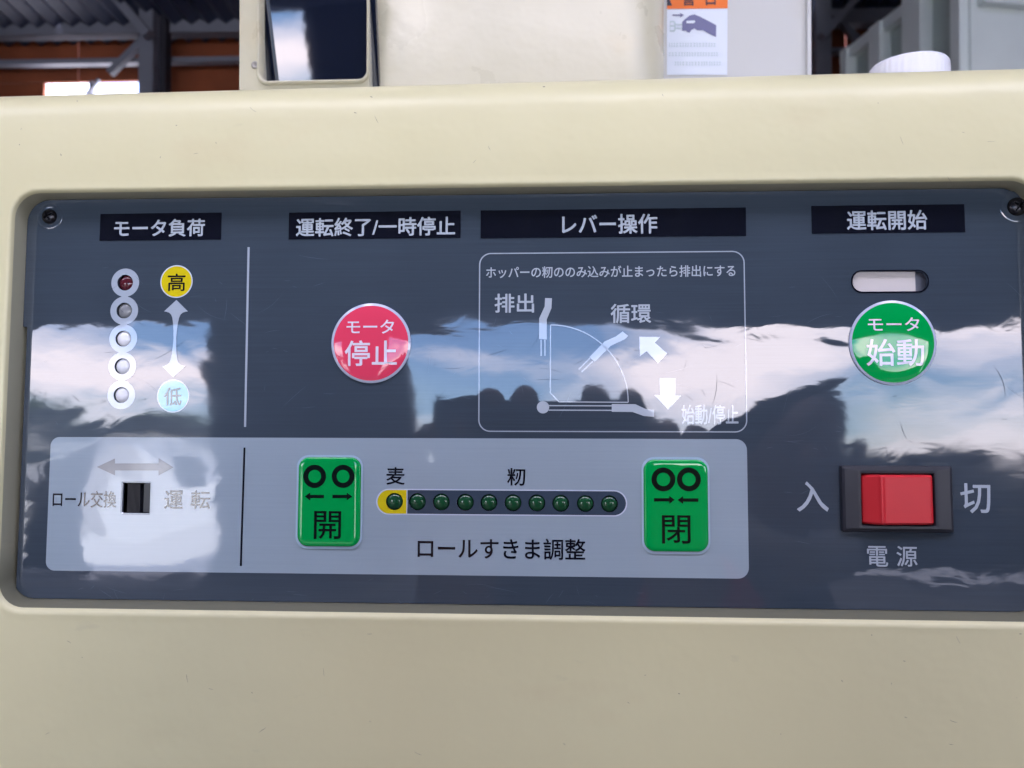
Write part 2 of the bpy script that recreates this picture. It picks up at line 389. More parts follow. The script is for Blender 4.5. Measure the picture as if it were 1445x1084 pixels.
# corrugated roof sheets: ridges run down the slope
def roof(name, x0, x1, y0, y1, z0, z1):
    n = int((x1 - x0) / 0.035); v = []; f = []
    for i in range(n + 1):
        x = x0 + (x1 - x0) * i / n; dz = 0.022 * math.sin(i * math.pi / 2)
        v += [Vector((x, y0 - 6, z0 + dz)), Vector((x, y1 - 6, z1 + dz)), Vector((x, y0 - 6, z0 + dz + .012)), Vector((x, y1 - 6, z1 + dz + .012))]
    for i in range(n):
        k = i * 4; f += [(k, k + 4, k + 5, k + 1), (k + 2, k + 3, k + 7, k + 6)]
    return mesh_obj(name, v, f, ROOFM, SHED)
for i in range(8):
    roof('roof_sheet', -8 + 2 * i, -6.01 + 2 * i, GAP0, 6.1, 4.28 + (6.1 - GAP0) * .123, 4.28)
    roof('roof_sheet', -8 + 2 * i, -6.01 + 2 * i, FY - .2, GAP1, 5.30, 5.42)
for y_, z_ in ((4.2, 4.45), (2.0, 4.72), (0.0, 4.96), (-1.1, 5.1)):
    sslab('purlin', -8, y_ - .05, 8, y_ + .05, z_ - .05, z_ + .06, STEEL)
sslab('side_wall', -8.1, FY, -8.0, 6.1, 0, 5.4, SIDING); sslab('side_wall', 8.0, FY, 8.1, 6.1, 0, 5.4, SIDING)
# front of the shed: header wall above the doorway, and one pier
LZ = ZP + (D - FY) * math.tan(R(10.9)); LT = 5.25
def mirx(px): return (px - 775.5) / F * (D - FY)         # where the film mirrors a point of the doorway
n = 0; x = -8.0
while x < 8: 
    sslab('header_panel', x, FY - .06 + (n % 2) * .01, x + .8, FY + (n % 2) * .012, LZ + .2, LT, SIDING); x += 0.8; n += 1
sslab('header_beam', -8, FY - .1, 8, FY + .1, LZ, LZ + .2, STEEL)
sslab('pier', mirx(285), FY - .12, mirx(590), FY + .12, 0, LZ, SIDING)
sslab('door_post', -8, FY - .1, mirx(-40), FY + .1, 0, LZ, SIDING)

# a low white outbuilding across the yard, left of the pier
WB = empty('outbuilding', (-14, -24, -.06)); tag(WB, 'low white outbuilding across the yard, mirrored at the lower left of the panel', 'building')
WHW = mat('white_wall', (0.78, 0.78, 0.76), 0.7, var=0.04, scale=2)
def wb(name, x0, y0, x1, y1, z0, z1, m): return slab(name, x0, y0, x1, y1, z0, z1, m, WB)
wb('wall', -4.2, -3, 3.2, 0, 0, 2.0, WHW); wb('roof', -4.5, -3.3, 3.5, .35, 2.0, 2.62, DK0); wb('door', -.6, 0, .5, .05, 0, 1.8, mat('faded_door', (.42, .40, .38), .6)); wb('window', 1.3, 0, 2.4, .04, .9, 1.6, DK0)
# dark plank barrier added across the doorway's right half to hide the bright yard
BAR = empty('added_barrier', (4, FY - .5, 0)); tag(BAR, 'added dark brown plank barrier in the shed doorway, hiding the bright yard from the film', 'barrier')
PLK = mat('plank_dark', (0.045, 0.032, 0.026), 0.8, var=0.4, scale=5)
for i in range(7): slab('plank', mirx(985) - 4, .0 + .008 * (i % 2), 4.0, .06 + .008 * (i % 2), .02 + i * .20, .215 + i * .20 + (.04 if i == 6 else 0), PLK, BAR)
TP = empty('added_boards', (mirx(75), FY - .3, 0)); tag(TP, 'added dark stack of boards at the left of the shed doorway, cutting the mirrored glare', 'boards')  # stack added to darken the lower left of the mirrored yard
for i in range(15): slab('board', -.46 + .02 * (i % 3), 0, .40 - .015 * (i % 4), .25, .004 + i * .1, .10 + i * .1, PLK, TP)
for i in range(4): slab('post', -2 + 1.9 * i, .08, -1.9 + 1.9 * i, .18, 0, 1.5 + .05 * (i % 2), PLK, BAR)
# trees and a hill beyond the yard
LEAF = mat('leaf', (0.045, 0.075, 0.03), 0.7, var=0.5, scale=1.0); LEAF2 = mat('leaf_dark', (0.03, 0.05, 0.025), 0.7, var=0.5, scale=1.0)
BARK = mat('bark', (0.09, 0.07, 0.05), 0.9, var=0.3, scale=10)
def tree(x, y, h, r, label, m, seed):
    rnd = random.Random(seed); t = empty('tree', (x, y, -0.06)); tag(t, label, 'tree', 'trees beyond the yard')
    v, f = [], []
    for i in range(8):
        for j in range(5):
            a = i * math.pi / 4; k = j / 4; rr = 0.16 * (1 - .7 * k) * h / 5
            v.append((rr * math.cos(a) + .1 * math.sin(3 * k + seed), rr * math.sin(a), k * h * .7))
    for i in range(8):
        for j in range(4):
            a, b = i * 5 + j, (i + 1) % 8 * 5 + j; f.append((a, b, b + 1, a + 1))
    mesh_obj('trunk', v, f, BARK, t, True)
    v, f = [], []
    cl = [(rnd.uniform(-.6, .6) * r, rnd.uniform(-.6, .6) * r, h * rnd.uniform(.45, .88), r * rnd.uniform(.35, .6)) for _ in range(9)]
    for (cx_, cy_, cz_, cr_) in cl:
        for _ in range(150):
            d = Vector((rnd.gauss(0, 1), rnd.gauss(0, 1), rnd.gauss(0, .8))).normalized() * cr_ * rnd.uniform(.5, 1.05)
            c = Vector((cx_, cy_, cz_)) + d; a = Vector((rnd.gauss(0, 1), rnd.gauss(0, 1), rnd.gauss(0, 1))).normalized() * .16 * h / 5
            b = a.cross(Vector((rnd.gauss(0, 1), rnd.gauss(0, 1), rnd.gauss(0, 1)))).normalized() * .12 * h / 5
            k = len(v); v += [c - a, c + b, c + a, c - b]; f.append((k, k + 1, k + 2, k + 3))
    mesh_obj('crown', v, f, m, t)
TR = [(-35, 4.6, 3.6), (-30.5, 4.1, 3.2), (-26, 4.5, 3.0), (-21.5, 4.3, 3.0), (-4, 3.0, 2.5), (1, 2.6, 2.3), (6, 3.4, 2.2), (13, 2.4, 2.2), (27, 2.2, 2.0)]
WORDS = ['leftmost broad tree beyond the shed doorway, seen only mirrored', 'second tree from the left beyond the doorway, dense and round', 'low tree left of the door pier, beyond the yard',
         'tallest tree beside the door pier on its left side', 'tree just right of the door pier, beyond the yard', 'small tree in the middle of the open doorway',
         'tall narrow tree in the middle of the open doorway', 'low tree right of the middle of the doorway', 'rightmost low tree beyond the doorway']
for i, (x, h, r) in enumerate(TR): tree(x, -48 + 3 * math.sin(i * 2.1), h, r, WORDS[i], (LEAF, LEAF2)[i % 2], i + 3)
hv, hf = [], []
for i in range(61):
    x = -600 + 20 * i; z = 6 + 12 * noise.noise(Vector((x * .006, 2, 0))) + 4 * noise.noise(Vector((x * .03, 5, 0)))
    hv += [(x, -620, -1), (x, -650, max(1, z)), (x, -700, -1)]
for i in range(60): k = 3 * i; hf += [(k, k + 3, k + 4, k + 1), (k + 1, k + 4, k + 5, k + 2)]
tag(mesh_obj('hills', hv, hf, LEAF2, None, True), kind='structure')

# ------------------------------------------------------------------ machine: front cover with its recess
fl = sum(P(x, y)[0] for x, y in ((40, 330), (36, 400), (22, 620), (14, 800))) / 4 + 0.0003
fr = P(1457, 560)[0]
ft = sum(P(x, y)[1] for x, y in ((110, 284), (700, 274), (1300, 265.5))) / 3
fb = sum(P(x, y)[1] for x, y in ((60, 846), (400, 850), (900, 855.5), (1430, 861.5))) / 4
FR = 0.0085
def loopr(el, eb, er, et, r, w, n=8): return [(p[0], p[1], w) for p in rrect(fl - el, fb - eb, fr + er, ft + et, r, n)]
def abs_loop(u0, v0, u1, v1, r, w, n=8): return [(p[0], p[1], w) for p in rrect(u0, v0, u1, v1, r, n)]
CW = 0.0070
def lp(es, et, eb, r, w): return loopr(es, eb, es, et, FR + r, w)
loops = [lp(.0001, .0001, .0001, 0, -.006), lp(.0002, .0002, .0002, 0, .0004), lp(.0005, .0005, .0012, .0004, .0040),
         lp(.0007, .0008, .0020, .0006, .0056), lp(.0010, .0011, .0026, .0009, .0066), lp(.0014, .0015, .0031, .0013, .0070), lp(.0020, .0021, .0037, .0019, .00716),
         lp(.0027, .0028, .0044, .0026, .00712), lp(.0036, .0037, .0053, .0035, .0070), lp(.005, .005, .0066, .005, .0069)]
U0, U1, V0, V1 = -0.262, 0.243, -0.26, P(722, 110.5, 0.0)[1]
RO = 0.013
for q in (.15, .35, .6, .85, 1.0):
    a0 = (fl - .005, fb - .0066, fr + .005, ft + .005); a1 = (U0 + RO, V0 + RO, U1 - RO, V1 - RO)
    loops.append(abs_loop(*[a0[k] + (a1[k] - a0[k]) * q for k in range(4)], FR + .005, CW))
for i in range(1, 9):
    a = R(90 * i / 8); e = RO * (1 - math.sin(a)); d = RO * (1 - math.cos(a))
    loops.append(abs_loop(U0 + e, V0 + e, U1 - e, V1 - e, 0.0135 + RO - e, CW - d))
loops.append(abs_loop(U0, V0, U1, V1, 0.026, -0.09))
def bow(p):
    u, v, w_ = p; t1 = max(0, v - ft - .004); t2 = max(0, fb - .006 - v)
    v += (.0046 + .0165 * u) * min(1, t1 / .08)
    return (u, v, w_ - .17 * (math.sqrt(t1 * t1 + 1e-4) - .01) - .11 * (math.sqrt(t2 * t2 + 3e-4) - .01732))
loops = [[bow(p) for p in l_] for l_ in loops]
def skinloops(name, lps, m):
    v, f = [], []; n = len(lps[0])
    for l_ in lps: v += [fw(*p) for p in l_]
    for j in range(len(lps) - 1):
        for i in range(n):
            a, b = j * n + i, j * n + (i + 1) % n; f.append((a, b, b + n, a + n))
    return mesh_obj(name, v, f, m, ROOT, True)
cov = skinloops('front_cover', loops[3:], CREAM)
rw = skinloops('recess_wall', loops[:4], cream('recess_cream', (0.44, 0.42, 0.29), 0.5, 1.6))
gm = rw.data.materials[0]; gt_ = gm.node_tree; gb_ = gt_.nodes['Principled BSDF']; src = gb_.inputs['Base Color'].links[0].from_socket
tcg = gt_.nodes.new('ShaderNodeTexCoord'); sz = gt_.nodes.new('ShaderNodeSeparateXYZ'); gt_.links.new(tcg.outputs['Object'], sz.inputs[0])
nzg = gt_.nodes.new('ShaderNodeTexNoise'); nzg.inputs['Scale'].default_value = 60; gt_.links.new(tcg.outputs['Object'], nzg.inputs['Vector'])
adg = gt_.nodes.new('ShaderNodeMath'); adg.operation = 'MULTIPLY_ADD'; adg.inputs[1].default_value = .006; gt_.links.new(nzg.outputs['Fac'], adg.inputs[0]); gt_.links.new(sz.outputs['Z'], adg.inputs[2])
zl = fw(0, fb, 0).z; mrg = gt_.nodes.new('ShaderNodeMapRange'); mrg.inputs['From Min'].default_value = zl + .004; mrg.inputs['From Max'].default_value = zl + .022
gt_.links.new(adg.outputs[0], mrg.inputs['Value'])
mxg = gt_.nodes.new('ShaderNodeMix'); mxg.data_type = 'RGBA'; mxg.inputs['A'].default_value = (.155, .150, .100, 1)   # darker tone towards the bottom ledge
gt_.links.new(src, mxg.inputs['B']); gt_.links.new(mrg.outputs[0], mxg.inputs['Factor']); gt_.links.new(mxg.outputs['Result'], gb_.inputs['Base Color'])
# small scuffs and dark nicks on the cover
rs = random.Random(12); V, Fc = [], []
for _ in range(46):
    px, py = rs.uniform(10, 1440), rs.choice((rs.uniform(125, 250), rs.uniform(890, 1080))); L_ = rs.choice((2, 3, 5, 9, 16)); a = rs.gauss(.4, .8); w_ = rs.uniform(.5, 1.3) if L_ < 6 else rs.uniform(.3, .6); k = len(V); st = 5
    for i in range(st):
        q = w_ / 2 * math.sin(math.pi * (i + .4) / (st - .2)) * rs.uniform(.6, 1.3); nx, ny = -math.sin(a), math.cos(a)
        for s_ in (1, -1):
            u_, v_ = P(px + nx * q * s_, py + ny * q * s_, CW)
            V.append(fw(*bow((u_, v_, CW + .00012))))
        px += math.cos(a) * L_ / st; py += math.sin(a) * L_ / st; a += rs.gauss(0, .15)
    for i in range(st - 1): Fc.append((k + 2 * i, k + 2 * i + 2, k + 2 * i + 3, k + 2 * i + 1))
sm_ = mesh_obj('scuff_marks', V, Fc, mat('scuff', (0.22, 0.19, 0.14), 0.8, var=.5, scale=200), cov); sm_['kind'] = 'stuff'
# cabinet body below and behind
def mslab(name, x0, y0, x1, y1, z0, z1, m, bev=0.006):
    o = slab(name, x0, y0, x1, y1, z0, z1, m, ROOT)
    if bev:
        bm = bmesh.new(); bm.from_mesh(o.data); bmesh.ops.bevel(bm, geom=list(bm.edges), offset=bev, segments=3, affect='EDGES', profile=0.5); bm.to_mesh(o.data); bm.free()
    return o
mslab('lower_front', -0.255, 0.012, 0.236, 0.05, 0.12, 1.035, CREAM2); mslab('cabinet', -0.25, 0.055, 0.231, 0.62, 0.08, 1.36, CREAM2)
for x in (-0.2, 0.18):
    for y in (0.1, 0.57): mslab('foot', x - .03, y - .03, x + .03, y + .03, 0, 0.08, BLACKPL)
sheet('backing_board', rrect(fl - .002, fb - .002, fr + .002, ft + .002, FR), [], -.0055, DEEP, ROOT)

# ------------------------------------------------------------------ control panel film with its real openings
LEDC5 = [(176.8, 399), (175.4, 438.4), (174, 478), (172.7, 517), (171.3, 557.5)]
LED10 = [(556.7, 707.8), (589, 708.2), (622.8, 708.5), (656.7, 708.9), (690, 709.3), (724, 709.7), (757.6, 710), (791.3, 710.4), (826, 710.8), (860, 711.2)]
h5 = [circ(x, y, 11, 28) for x, y in LEDC5]; h10 = [circ(x, y, 12, 28) for x, y in LED10]
slot = rr_px(1203, 383, 1308.5, 411.5, 13.8, 10)
swh = rr_px(172.5, 681, 212, 724.5, 0); rkh = rr_px(1196, 664, 1336, 745, 0)
vstep = P(30, 462)[1]
fo_ = rrect(fl, fb, fr, ft, FR, 10); fo_ = fo_[:-1] + [fo_[-1], (fl, vstep + .0003), (fl + .0016, vstep)]
fo_ = [(max(p[0], fl + .0016) if p[1] <= vstep else p[0], p[1]) for p in fo_]
panel = sheet('control_panel', fo_, h5 + h10 + [slot, swh, rkh], 0.0, FILM, ROOT, 0.0011,
              label='dark slate glossy film carrying all the printed lettering')
LP, LTX = 0.00005, 0.00012
# light plate
sheet('light_plate', rr_px(68, 618.3, 1055.3, 811, (13, 15, 15, 13)), h10 + [swh], LP, PALE, panel, label='pale lavender rounded plate along the lower left of the panel')
# headings
def heading(box, words, tb, bold=0.55):
    o = sheet('heading_strip', rr_px(*box), [], 0.00018, BLACKP, ROOT, 0.0001, label='black strip reading ' + words)
    text(words, tb, LETTER, o, 0.00022, bold)
heading((141.5, 301.2, 312.5, 339.2), 'モータ負荷', (161.5, 309.5, 289.5, 334.5))
heading((407.8, 299, 650, 337), '運転終了/一時停止', (418, 307, 642.4, 333.6))
heading((678.3, 295.2, 1052.5, 334.8), 'レバー操作', (793, 302.5, 927.5, 330.5))
heading((1145, 289.7, 1361, 329), '運転開始', (1194.7, 297, 1308, 325))
# motor load column
o5 = []
for (x, y), h in zip(LEDC5, h5):
    pass
ringo = []
RR = 19.6
for a, b in zip(LEDC5[:-1], LEDC5[1:]):
    pass
for i, (x, y) in enumerate(LEDC5):
    sheet('lamp_ring', circ(x, y, RR, 48), [h5[i]], LP + 0.00001 * (i % 2), PALER, panel)
multi('lamp_link', [stroke((a[0], a[1] + 17), (b[0], b[1] - 17), 9) for a, b in zip(LEDC5[:-1], LEDC5[1:])], LP + .00003, PALER, panel)
def roundmark(px, py, r1, r2, colr, words, tb, lab):
    a = sheet('round_mark', circ(px, py, r1, 56), [], 0.00010, WHITEP, ROOT, label=lab)
    sheet('disc', circ(px, py, r2, 56), [], 0.00014, colr, a)
    text(words, tb, BLACKP, a, 0.0002, 0.3)
roundmark(249.2, 397.5, 22.8, 21.3, YELLOW, '高', (237, 386.3, 262, 411), 'yellow disc reading 高')
roundmark(244.6, 559, 22.8, 21.3, CYAN, '低', (232, 547, 256.5, 572.3), 'pale blue disc reading 低')
def curvy():
    L_, Rr = [], []
    top, bot = (249.2, 423.4), (244.7, 532.8)
    for t_, hw in ((0, 0), (.148, 16.8), (.152, 13.5), (.165, 9.5), (.19, 6.6), (.23, 4.8), (.30, 3.4), (.40, 2.4), (.5, 1.9)):
        L_.append((t_, hw))
    full = L_ + [(1 - t_, hw) for t_, hw in reversed(L_[:-1])]
    a = [(top[0] + (bot[0] - top[0]) * t_ - hw, top[1] + (bot[1] - top[1]) * t_) for t_, hw in full]
    b = [(top[0] + (bot[0] - top[0]) * t_ + hw, top[1] + (bot[1] - top[1]) * t_) for t_, hw in full[1:-1]]
    return [P(*q) for q in a + b[::-1]]
multi('arrow_mark', [curvy()], LTX, PALER, panel)
multi('divider', [stroke((351, 349), (346, 602.5), 3.0)], LTX, PALER, panel)
multi('divider', [stroke((345.2, 631.7), (340, 798.7), 2.8)], LTX, BLACKP, panel)
# lever diagram
fo, fi = rr_px(675.5, 355.7, 1052.6, 610, 17, 10), rr_px(677.2, 357.3, 1050.9, 608.4, 15.5, 10)
sheet('diagram_frame', fo, [fi], LTX, PALER, panel)
text('ホッパーの籾ののみ込みが止まったら排出にする', (686, 375.2, 1037.6, 391.7), LETTER, panel, LTX, 0.22)
text('排出', (698, 414.5, 753.7, 441.5), LETTER, panel, LTX, 0.45)
text('循環', (861.6, 428.8, 918.7, 456.3), LETTER, panel, LTX, 0.45)
text('始動/停止', (961.6, 571, 1041.8, 599.3), LETTER, panel, LTX, 0.35)
q7 = lambda l: pts(l, 660, 270, 3.0114)
def s7(a, b, w_): return stroke((660 + a[0] / 3.0114, 270 + a[1] / 3.0114), (660 + b[0] / 3.0114, 270 + b[1] / 3.0114), w_)
multi('lever_mark', [q7([(329, 454), (358, 455), (356, 497), (336, 545), (336, 630), (303, 628), (304, 540), (327, 490)]), s7((312, 631), (312, 700), 1.7), s7((328, 631), (328, 700), 1.7)], LTX, LETTER, panel)
multi('lever_mark', [q7([(658, 596), (682, 615), (667, 629), (608, 657), (540, 725), (517, 705), (582, 638), (630, 617)]), s7((519, 709), (472, 757), 1.7), s7((532, 723), (484, 768), 1.7)], LTX, LETTER, panel)
multi('lever_mark', [q7([(612, 904), (712, 905), (755, 925), (792, 930), (792, 959), (748, 955), (700, 938), (612, 937)]), s7((344, 911), (612, 912), 1.6), s7((344, 930), (612, 931), 1.6),
                     circ(660 + 320 / 3.0114, 270 + 918 / 3.0114, 8.7)], LTX, LETTER, panel)
arc = [(353 + 329 * math.sin(R(a)), 897 - 329 * math.cos(R(a))) for a in range(0, 91, 5)]
path = [(351, 857)] + arc + [(388, 894)]
path = [(351, 857), (352, 568)] + arc[1:] + [(388, 895), (351, 857)]
multi('sector_mark', [s7(a, b, 1.5) for a, b in zip(path[:-1], path[1:])], LTX, LETTER, panel)
multi('arrow_mark', [q7([(729, 619), (818, 619), (795, 643), (848, 690), (808, 731), (760, 680), (731, 702)])], LTX, WHITEP, panel)
multi('arrow_mark', [q7([(815, 794), (882, 795), (882, 868), (907, 869), (851, 928), (793, 866), (818, 866)])], LTX, WHITEP, panel)
# hairline scratches in the film: pale scuffs and darker cuts
def scratches(name, seed, n, m, regions):
    rs = random.Random(seed); V, Fc = [], []
    for _ in range(n):
        x0, y0, x1, y1 = rs.choice(regions); px, py = rs.uniform(x0, x1), rs.uniform(y0, y1)
        L_ = rs.choice((8, 14, 25, 45)) * rs.uniform(.6, 1.5); a = rs.gauss(.25, .5) + (math.pi / 2 if rs.random() < .2 else 0); c = rs.uniform(-.018, .018); w_ = rs.uniform(.25, .55); k = len(V); st = 7
        for i in range(st):
            q = w_ / 2 * math.sin(math.pi * (i + .3) / (st - .4)); nx, ny = -math.sin(a), math.cos(a)
            V += [fw(*P(px + nx * q, py + ny * q), .00009), fw(*P(px - nx * q, py - ny * q), .00009)]
            px += math.cos(a) * L_ / st; py += math.sin(a) * L_ / st; a += c * L_ / st
        for i in range(st - 1): Fc.append((k + 2 * i, k + 2 * i + 2, k + 2 * i + 3, k + 2 * i + 1))
    o = mesh_obj(name, V, Fc, m, panel); o['kind'] = 'stuff'
REG = [(60, 360, 330, 600), (370, 350, 460, 590), (590, 440, 1050, 600), (590, 440, 1050, 560), (1070, 330, 1430, 640), (1070, 600, 1180, 840), (380, 820, 1000, 850), (60, 820, 380, 850)]
scratches('scratch_marks', 3, 110, film('scuff_pale', (0.10, 0.13, 0.17)), REG)
scratches('scratch_marks', 8, 70, mat('scuff_dark', (0.03, 0.045, 0.07), 0.7, spec=0.2), REG[2:5] + REG[:1])
# lower plate lettering
multi('arrow_mark', [[P(137, 659), P(162.5, 671), P(162.5, 664), P(224, 664), P(224, 671), P(245, 659.5), P(224, 646.5), P(224, 654), P(162.5, 654), P(162.5, 647)]], LTX, GREYP, panel)
text('ロール交換', (74.7, 692.5, 164.3, 716.3), BLACKP, panel, LTX, 0.15)
text('運', (232.3, 692, 258.6, 718.3), BLACKP, panel, LTX, 0.25); text('転', (269.5, 692, 297, 718.3), BLACKP, panel, LTX, 0.25)
text('麦', (545.4, 659.3, 571.2, 684), BLACKP, panel, LTX, 0.3); text('籾', (715.8, 660.5, 741.4, 685.3), BLACKP, panel, LTX, 0.3)
text('ロールすきま調整', (589.4, 759.5, 826, 789.3), BLACKP, panel, LTX, 0.3)
text('入', (1124, 679.6, 1169, 722), LETTER, panel, LTX, 0.5); text('切', (1355, 682, 1397.8, 724.3), LETTER, panel, LTX, 0.5)
text('電', (1223.4, 770.6, 1252.9, 799.5), LETTER, panel, LTX, 0.25); text('源', (1264.9, 770.6, 1294.3, 799.5), LETTER, panel, LTX, 0.25)
# lamp bar
bo = rr_px(530.8, 690.8, 885, 727.6, 18.2, 12)
sheet('lamp_bar', bo, h10, LP + .00003, WHITEP, panel)
bi = rr_px(532.6, 692.4, 883.2, 726, 16.8, 12); ub = P(573.6, 709)[0]; ub2 = P(575.0, 709)[0]
yel = [p for p in bi if p[0] < ub]; yel = sorted(yel, key=lambda p: math.atan2(p[1] - P(552, 709.2)[1], p[0] - P(552, 709.2)[0]))
sheet('bar_end', yel + [(ub, max(p[1] for p in bi)), (ub, min(p[1] for p in bi))] if False else
      sorted(yel + [(ub, max(p[1] for p in bi)), (ub, min(p[1] for p in bi))], key=lambda p: math.atan2(p[1] - P(552, 709.2)[1], p[0] - P(552, 709.2)[0])), [h10[0]], LP + .00007, YELLOW, panel)
cc = (P(800, 709.4)[0], P(800, 709.4)[1])
dk = [p for p in bi if p[0] > ub2]
dk = sorted(dk + [(ub2, max(p[1] for p in bi)), (ub2, min(p[1] for p in bi))], key=lambda p: math.atan2((p[1] - cc[1]), (p[0] - cc[0])))
sheet('bar_track', dk, h10[1:], LP + .00007, DARKBAR, panel)

# lamps sitting in the openings
def lens(px, py, rpx, m, lab=None, top=0.0001, label=None):
    u, v = P(px, py); r = (P(px + 1, py)[0] - u) * rpx; V, Fc = [], []; nr, ns = 7, 28
    V.append(fw(u, v, top))
    for j in range(1, nr + 1):
        a = R(90) * j / nr
        for i in range(ns):
            t_ = 2 * math.pi * i / ns; V.append(fw(u + r * math.sin(a) * math.cos(t_), v + r * math.sin(a) * math.sin(t_), top - r * .55 * (1 - math.cos(a))))
    for i in range(ns):
        Fc.append((0, 1 + i, 1 + (i + 1) % ns))
        for j in range(nr - 1):
            a, b = 1 + j * ns + i, 1 + j * ns + (i + 1) % ns; Fc.append((a, b, b + ns, a + ns))
    k = len(V)
    for i in range(ns):
        t_ = 2 * math.pi * i / ns; V.append(fw(u + r * math.cos(t_), v + r * math.sin(t_), -.0054))
    for i in range(ns):
        a, b = 1 + (nr - 1) * ns + i, 1 + (nr - 1) * ns + (i + 1) % ns; Fc.append((a, b, k + (i + 1) % ns, k + i))
    o = mesh_obj('indicator_lamp', V, Fc, m, ROOT, True, label)
    return o
for i, (x, y) in enumerate(LEDC5):
    m_, lb = ((LEDR, 'dark red indicator lamp'), (LEDC, 'grey clear indicator lamp'), (LEDW, 'indicator lamp with glare painted white'), (LEDW, 'indicator lamp with glare painted white'), (LEDW, 'indicator lamp with glare painted white'))[i]
    lens(x, y, 11.15, m_, top=0.0002 if i > 1 else 0.0, label=lb)
for i, (x, y) in enumerate(LED10): lens(x, y, 11.8, LEDG, top=0.0005, label='dark green indicator lamp')

# slot with the cream case showing behind it
sl_o = sheet('window_slot', rr_px(1200.8, 381, 1310.6, 413.6, 15.5, 10), [slot], 0.00016, BLACKP, ROOT)
sheet('window_slot_back', rr_px(1195, 375, 1294, 420, 0), [], -0.0012, mat('slot_cream', (0.62, 0.57, 0.54), 0.6), ROOT)
sheet('window_slot_back', rr_px(1294, 375, 1320, 420, 0), [], -0.0030, mat('slot_grey', (0.20, 0.21, 0.27), 0.6), ROOT)
sl_o.name = 'slot_edge'

# ------------------------------------------------------------------ push buttons (clear resin domes)
def lathe(name, px, py, prof, m, parent, ns=72, label=None):
    u, v = P(px, py); V, Fc = [], []
    for (r, h) in prof:
        for i in range(ns):
            t_ = 2 * math.pi * i / ns; V.append(fw(u + r * math.cos(t_), v + r * math.sin(t_), h))
    for j in range(len(prof) - 1):
        for i in range(ns):
            a, b = j * ns + i, j * ns + (i + 1) % ns; Fc.append((a, b, b + ns, a + ns))
    Fc.append(tuple((len(prof) - 1) * ns + i for i in range(ns)))
    return mesh_obj(name, V, Fc, m, parent, True, label)
def domeh(Rb, top): return lambda r: top * (1 - (max(0, r / Rb)) ** 6) if r < Rb else 0
def roundbutton(px, py, rpx, m, t1, b1, t2, b2, lab):
    k = P(px + 1, py)[0] - P(px, py)[0]; Rb = rpx * k; Ri = Rb - 1.6 * k
    base = lathe('push_button', px, py, [(Rb, -.0001), (Rb, .0005), (Rb - .0001, .0006)], RIM, ROOT, label=lab)
    hf = lambda r: 0.0005 + 0.0006 * (1 - (min(r, Ri) / Ri) ** 5) * 1.0 + 0.0001 * (1 - (min(r, Ri) / Ri) ** 2)
    prof = [(Ri * q, hf(Ri * q)) for q in (1, .985, .965, .94, .9, .85, .78, .7, .55, .4, .2, .05)]
    lathe('resin_dome', px, py, prof, m, base)
    cu, cv = P(px, py)
    hfun = lambda u, v: hf(math.hypot(u - cu, v - cv))
    text(t1, b1, BTEXT, base, 0.00006, 0.22, hfun); text(t2, b2, BTEXT, base, 0.00006, 0.5, hfun)
roundbutton(524, 484.5, 56, REDB, 'モータ', (490, 452, 557, 471.5), '停止', (487.5, 481, 561, 517), 'red round push button reading モータ停止')
roundbutton(1259, 484, 61.5, GREENB, 'モータ', (1222.8, 448.6, 1295.5, 468), '始動', (1221, 479, 1302, 517), 'green round push button reading モータ始動')
def pad(box, inner, marks, word, wb_, lab):
    b = box_px(*box); bi_ = box_px(*inner); k = .00025
    base = sheet('push_pad', rrect(*b, 17 * k), [], 0.0004, RIMW, ROOT, 0.0004, label=lab)
    prof = [(0, .0004), (.0001, .0007), (.0003, .0009), (.0007, .00102), (.0014, .00110), (.0025, .00113)]
    V, Fc = [], []; n_ = 0
    for (e, h) in prof:
        lp = rrect(bi_[0] + e, bi_[1] + e, bi_[2] - e, bi_[3] - e, max(15 * k - e, .0006), 8); n_ = len(lp)
        V += [fw(p[0], p[1], h) for p in lp]
    for j in range(len(prof) - 1):
        for i in range(n_):
            a, c = j * n_ + i, j * n_ + (i + 1) % n_; Fc.append((a, c, c + n_, a + n_))
    Fc.append(tuple((len(prof) - 1) * n_ + i for i in range(n_)))
    dome = mesh_obj('resin_dome', V, Fc, GREENB, base, True)
    multi('roller_mark', marks, 0.00119, BBLACK, base)
    text(word, wb_, BBLACK, base, 0.00119, 0.3)
def ring(px, py, ro, ri): return [circ(px, py, ro, 40), circ(px, py, ri, 40)]
def harrow(xt, xe, y, hl=7.5, hh=5.4, sh=2.3):
    s = 1 if xe > xt else -1
    return [P(xt, y), P(xt + s * hl, y + hh), P(xt + s * hl, y + sh), P(xe, y + sh), P(xe, y - sh), P(xt + s * hl, y - sh), P(xt + s * hl, y - hh)]
pad((418.5, 642.3, 512, 774.3), (421.3, 645.3, 509.4, 771), [ring(445.4, 672, 16, 9), ring(485.4, 672, 16, 9), harrow(431.5, 458.4, 700.3), harrow(498.2, 470.4, 700.3)],
    '開', (444.5, 720.8, 482.5, 760), 'green pad with two parted rollers reading 開')
pad((905.3, 645.3, 1001.3, 781.6), (908.2, 648.7, 998.8, 778.2), [ring(935.4, 676.3, 16.8, 9.5), ring(971.2, 676.3, 16.8, 9.5), harrow(951.3, 922.2, 705), harrow(955.5, 984.5, 705.3)],
    '閉', (933.5, 726.8, 973.6, 766.6), 'green pad with two touching rollers reading 閉')

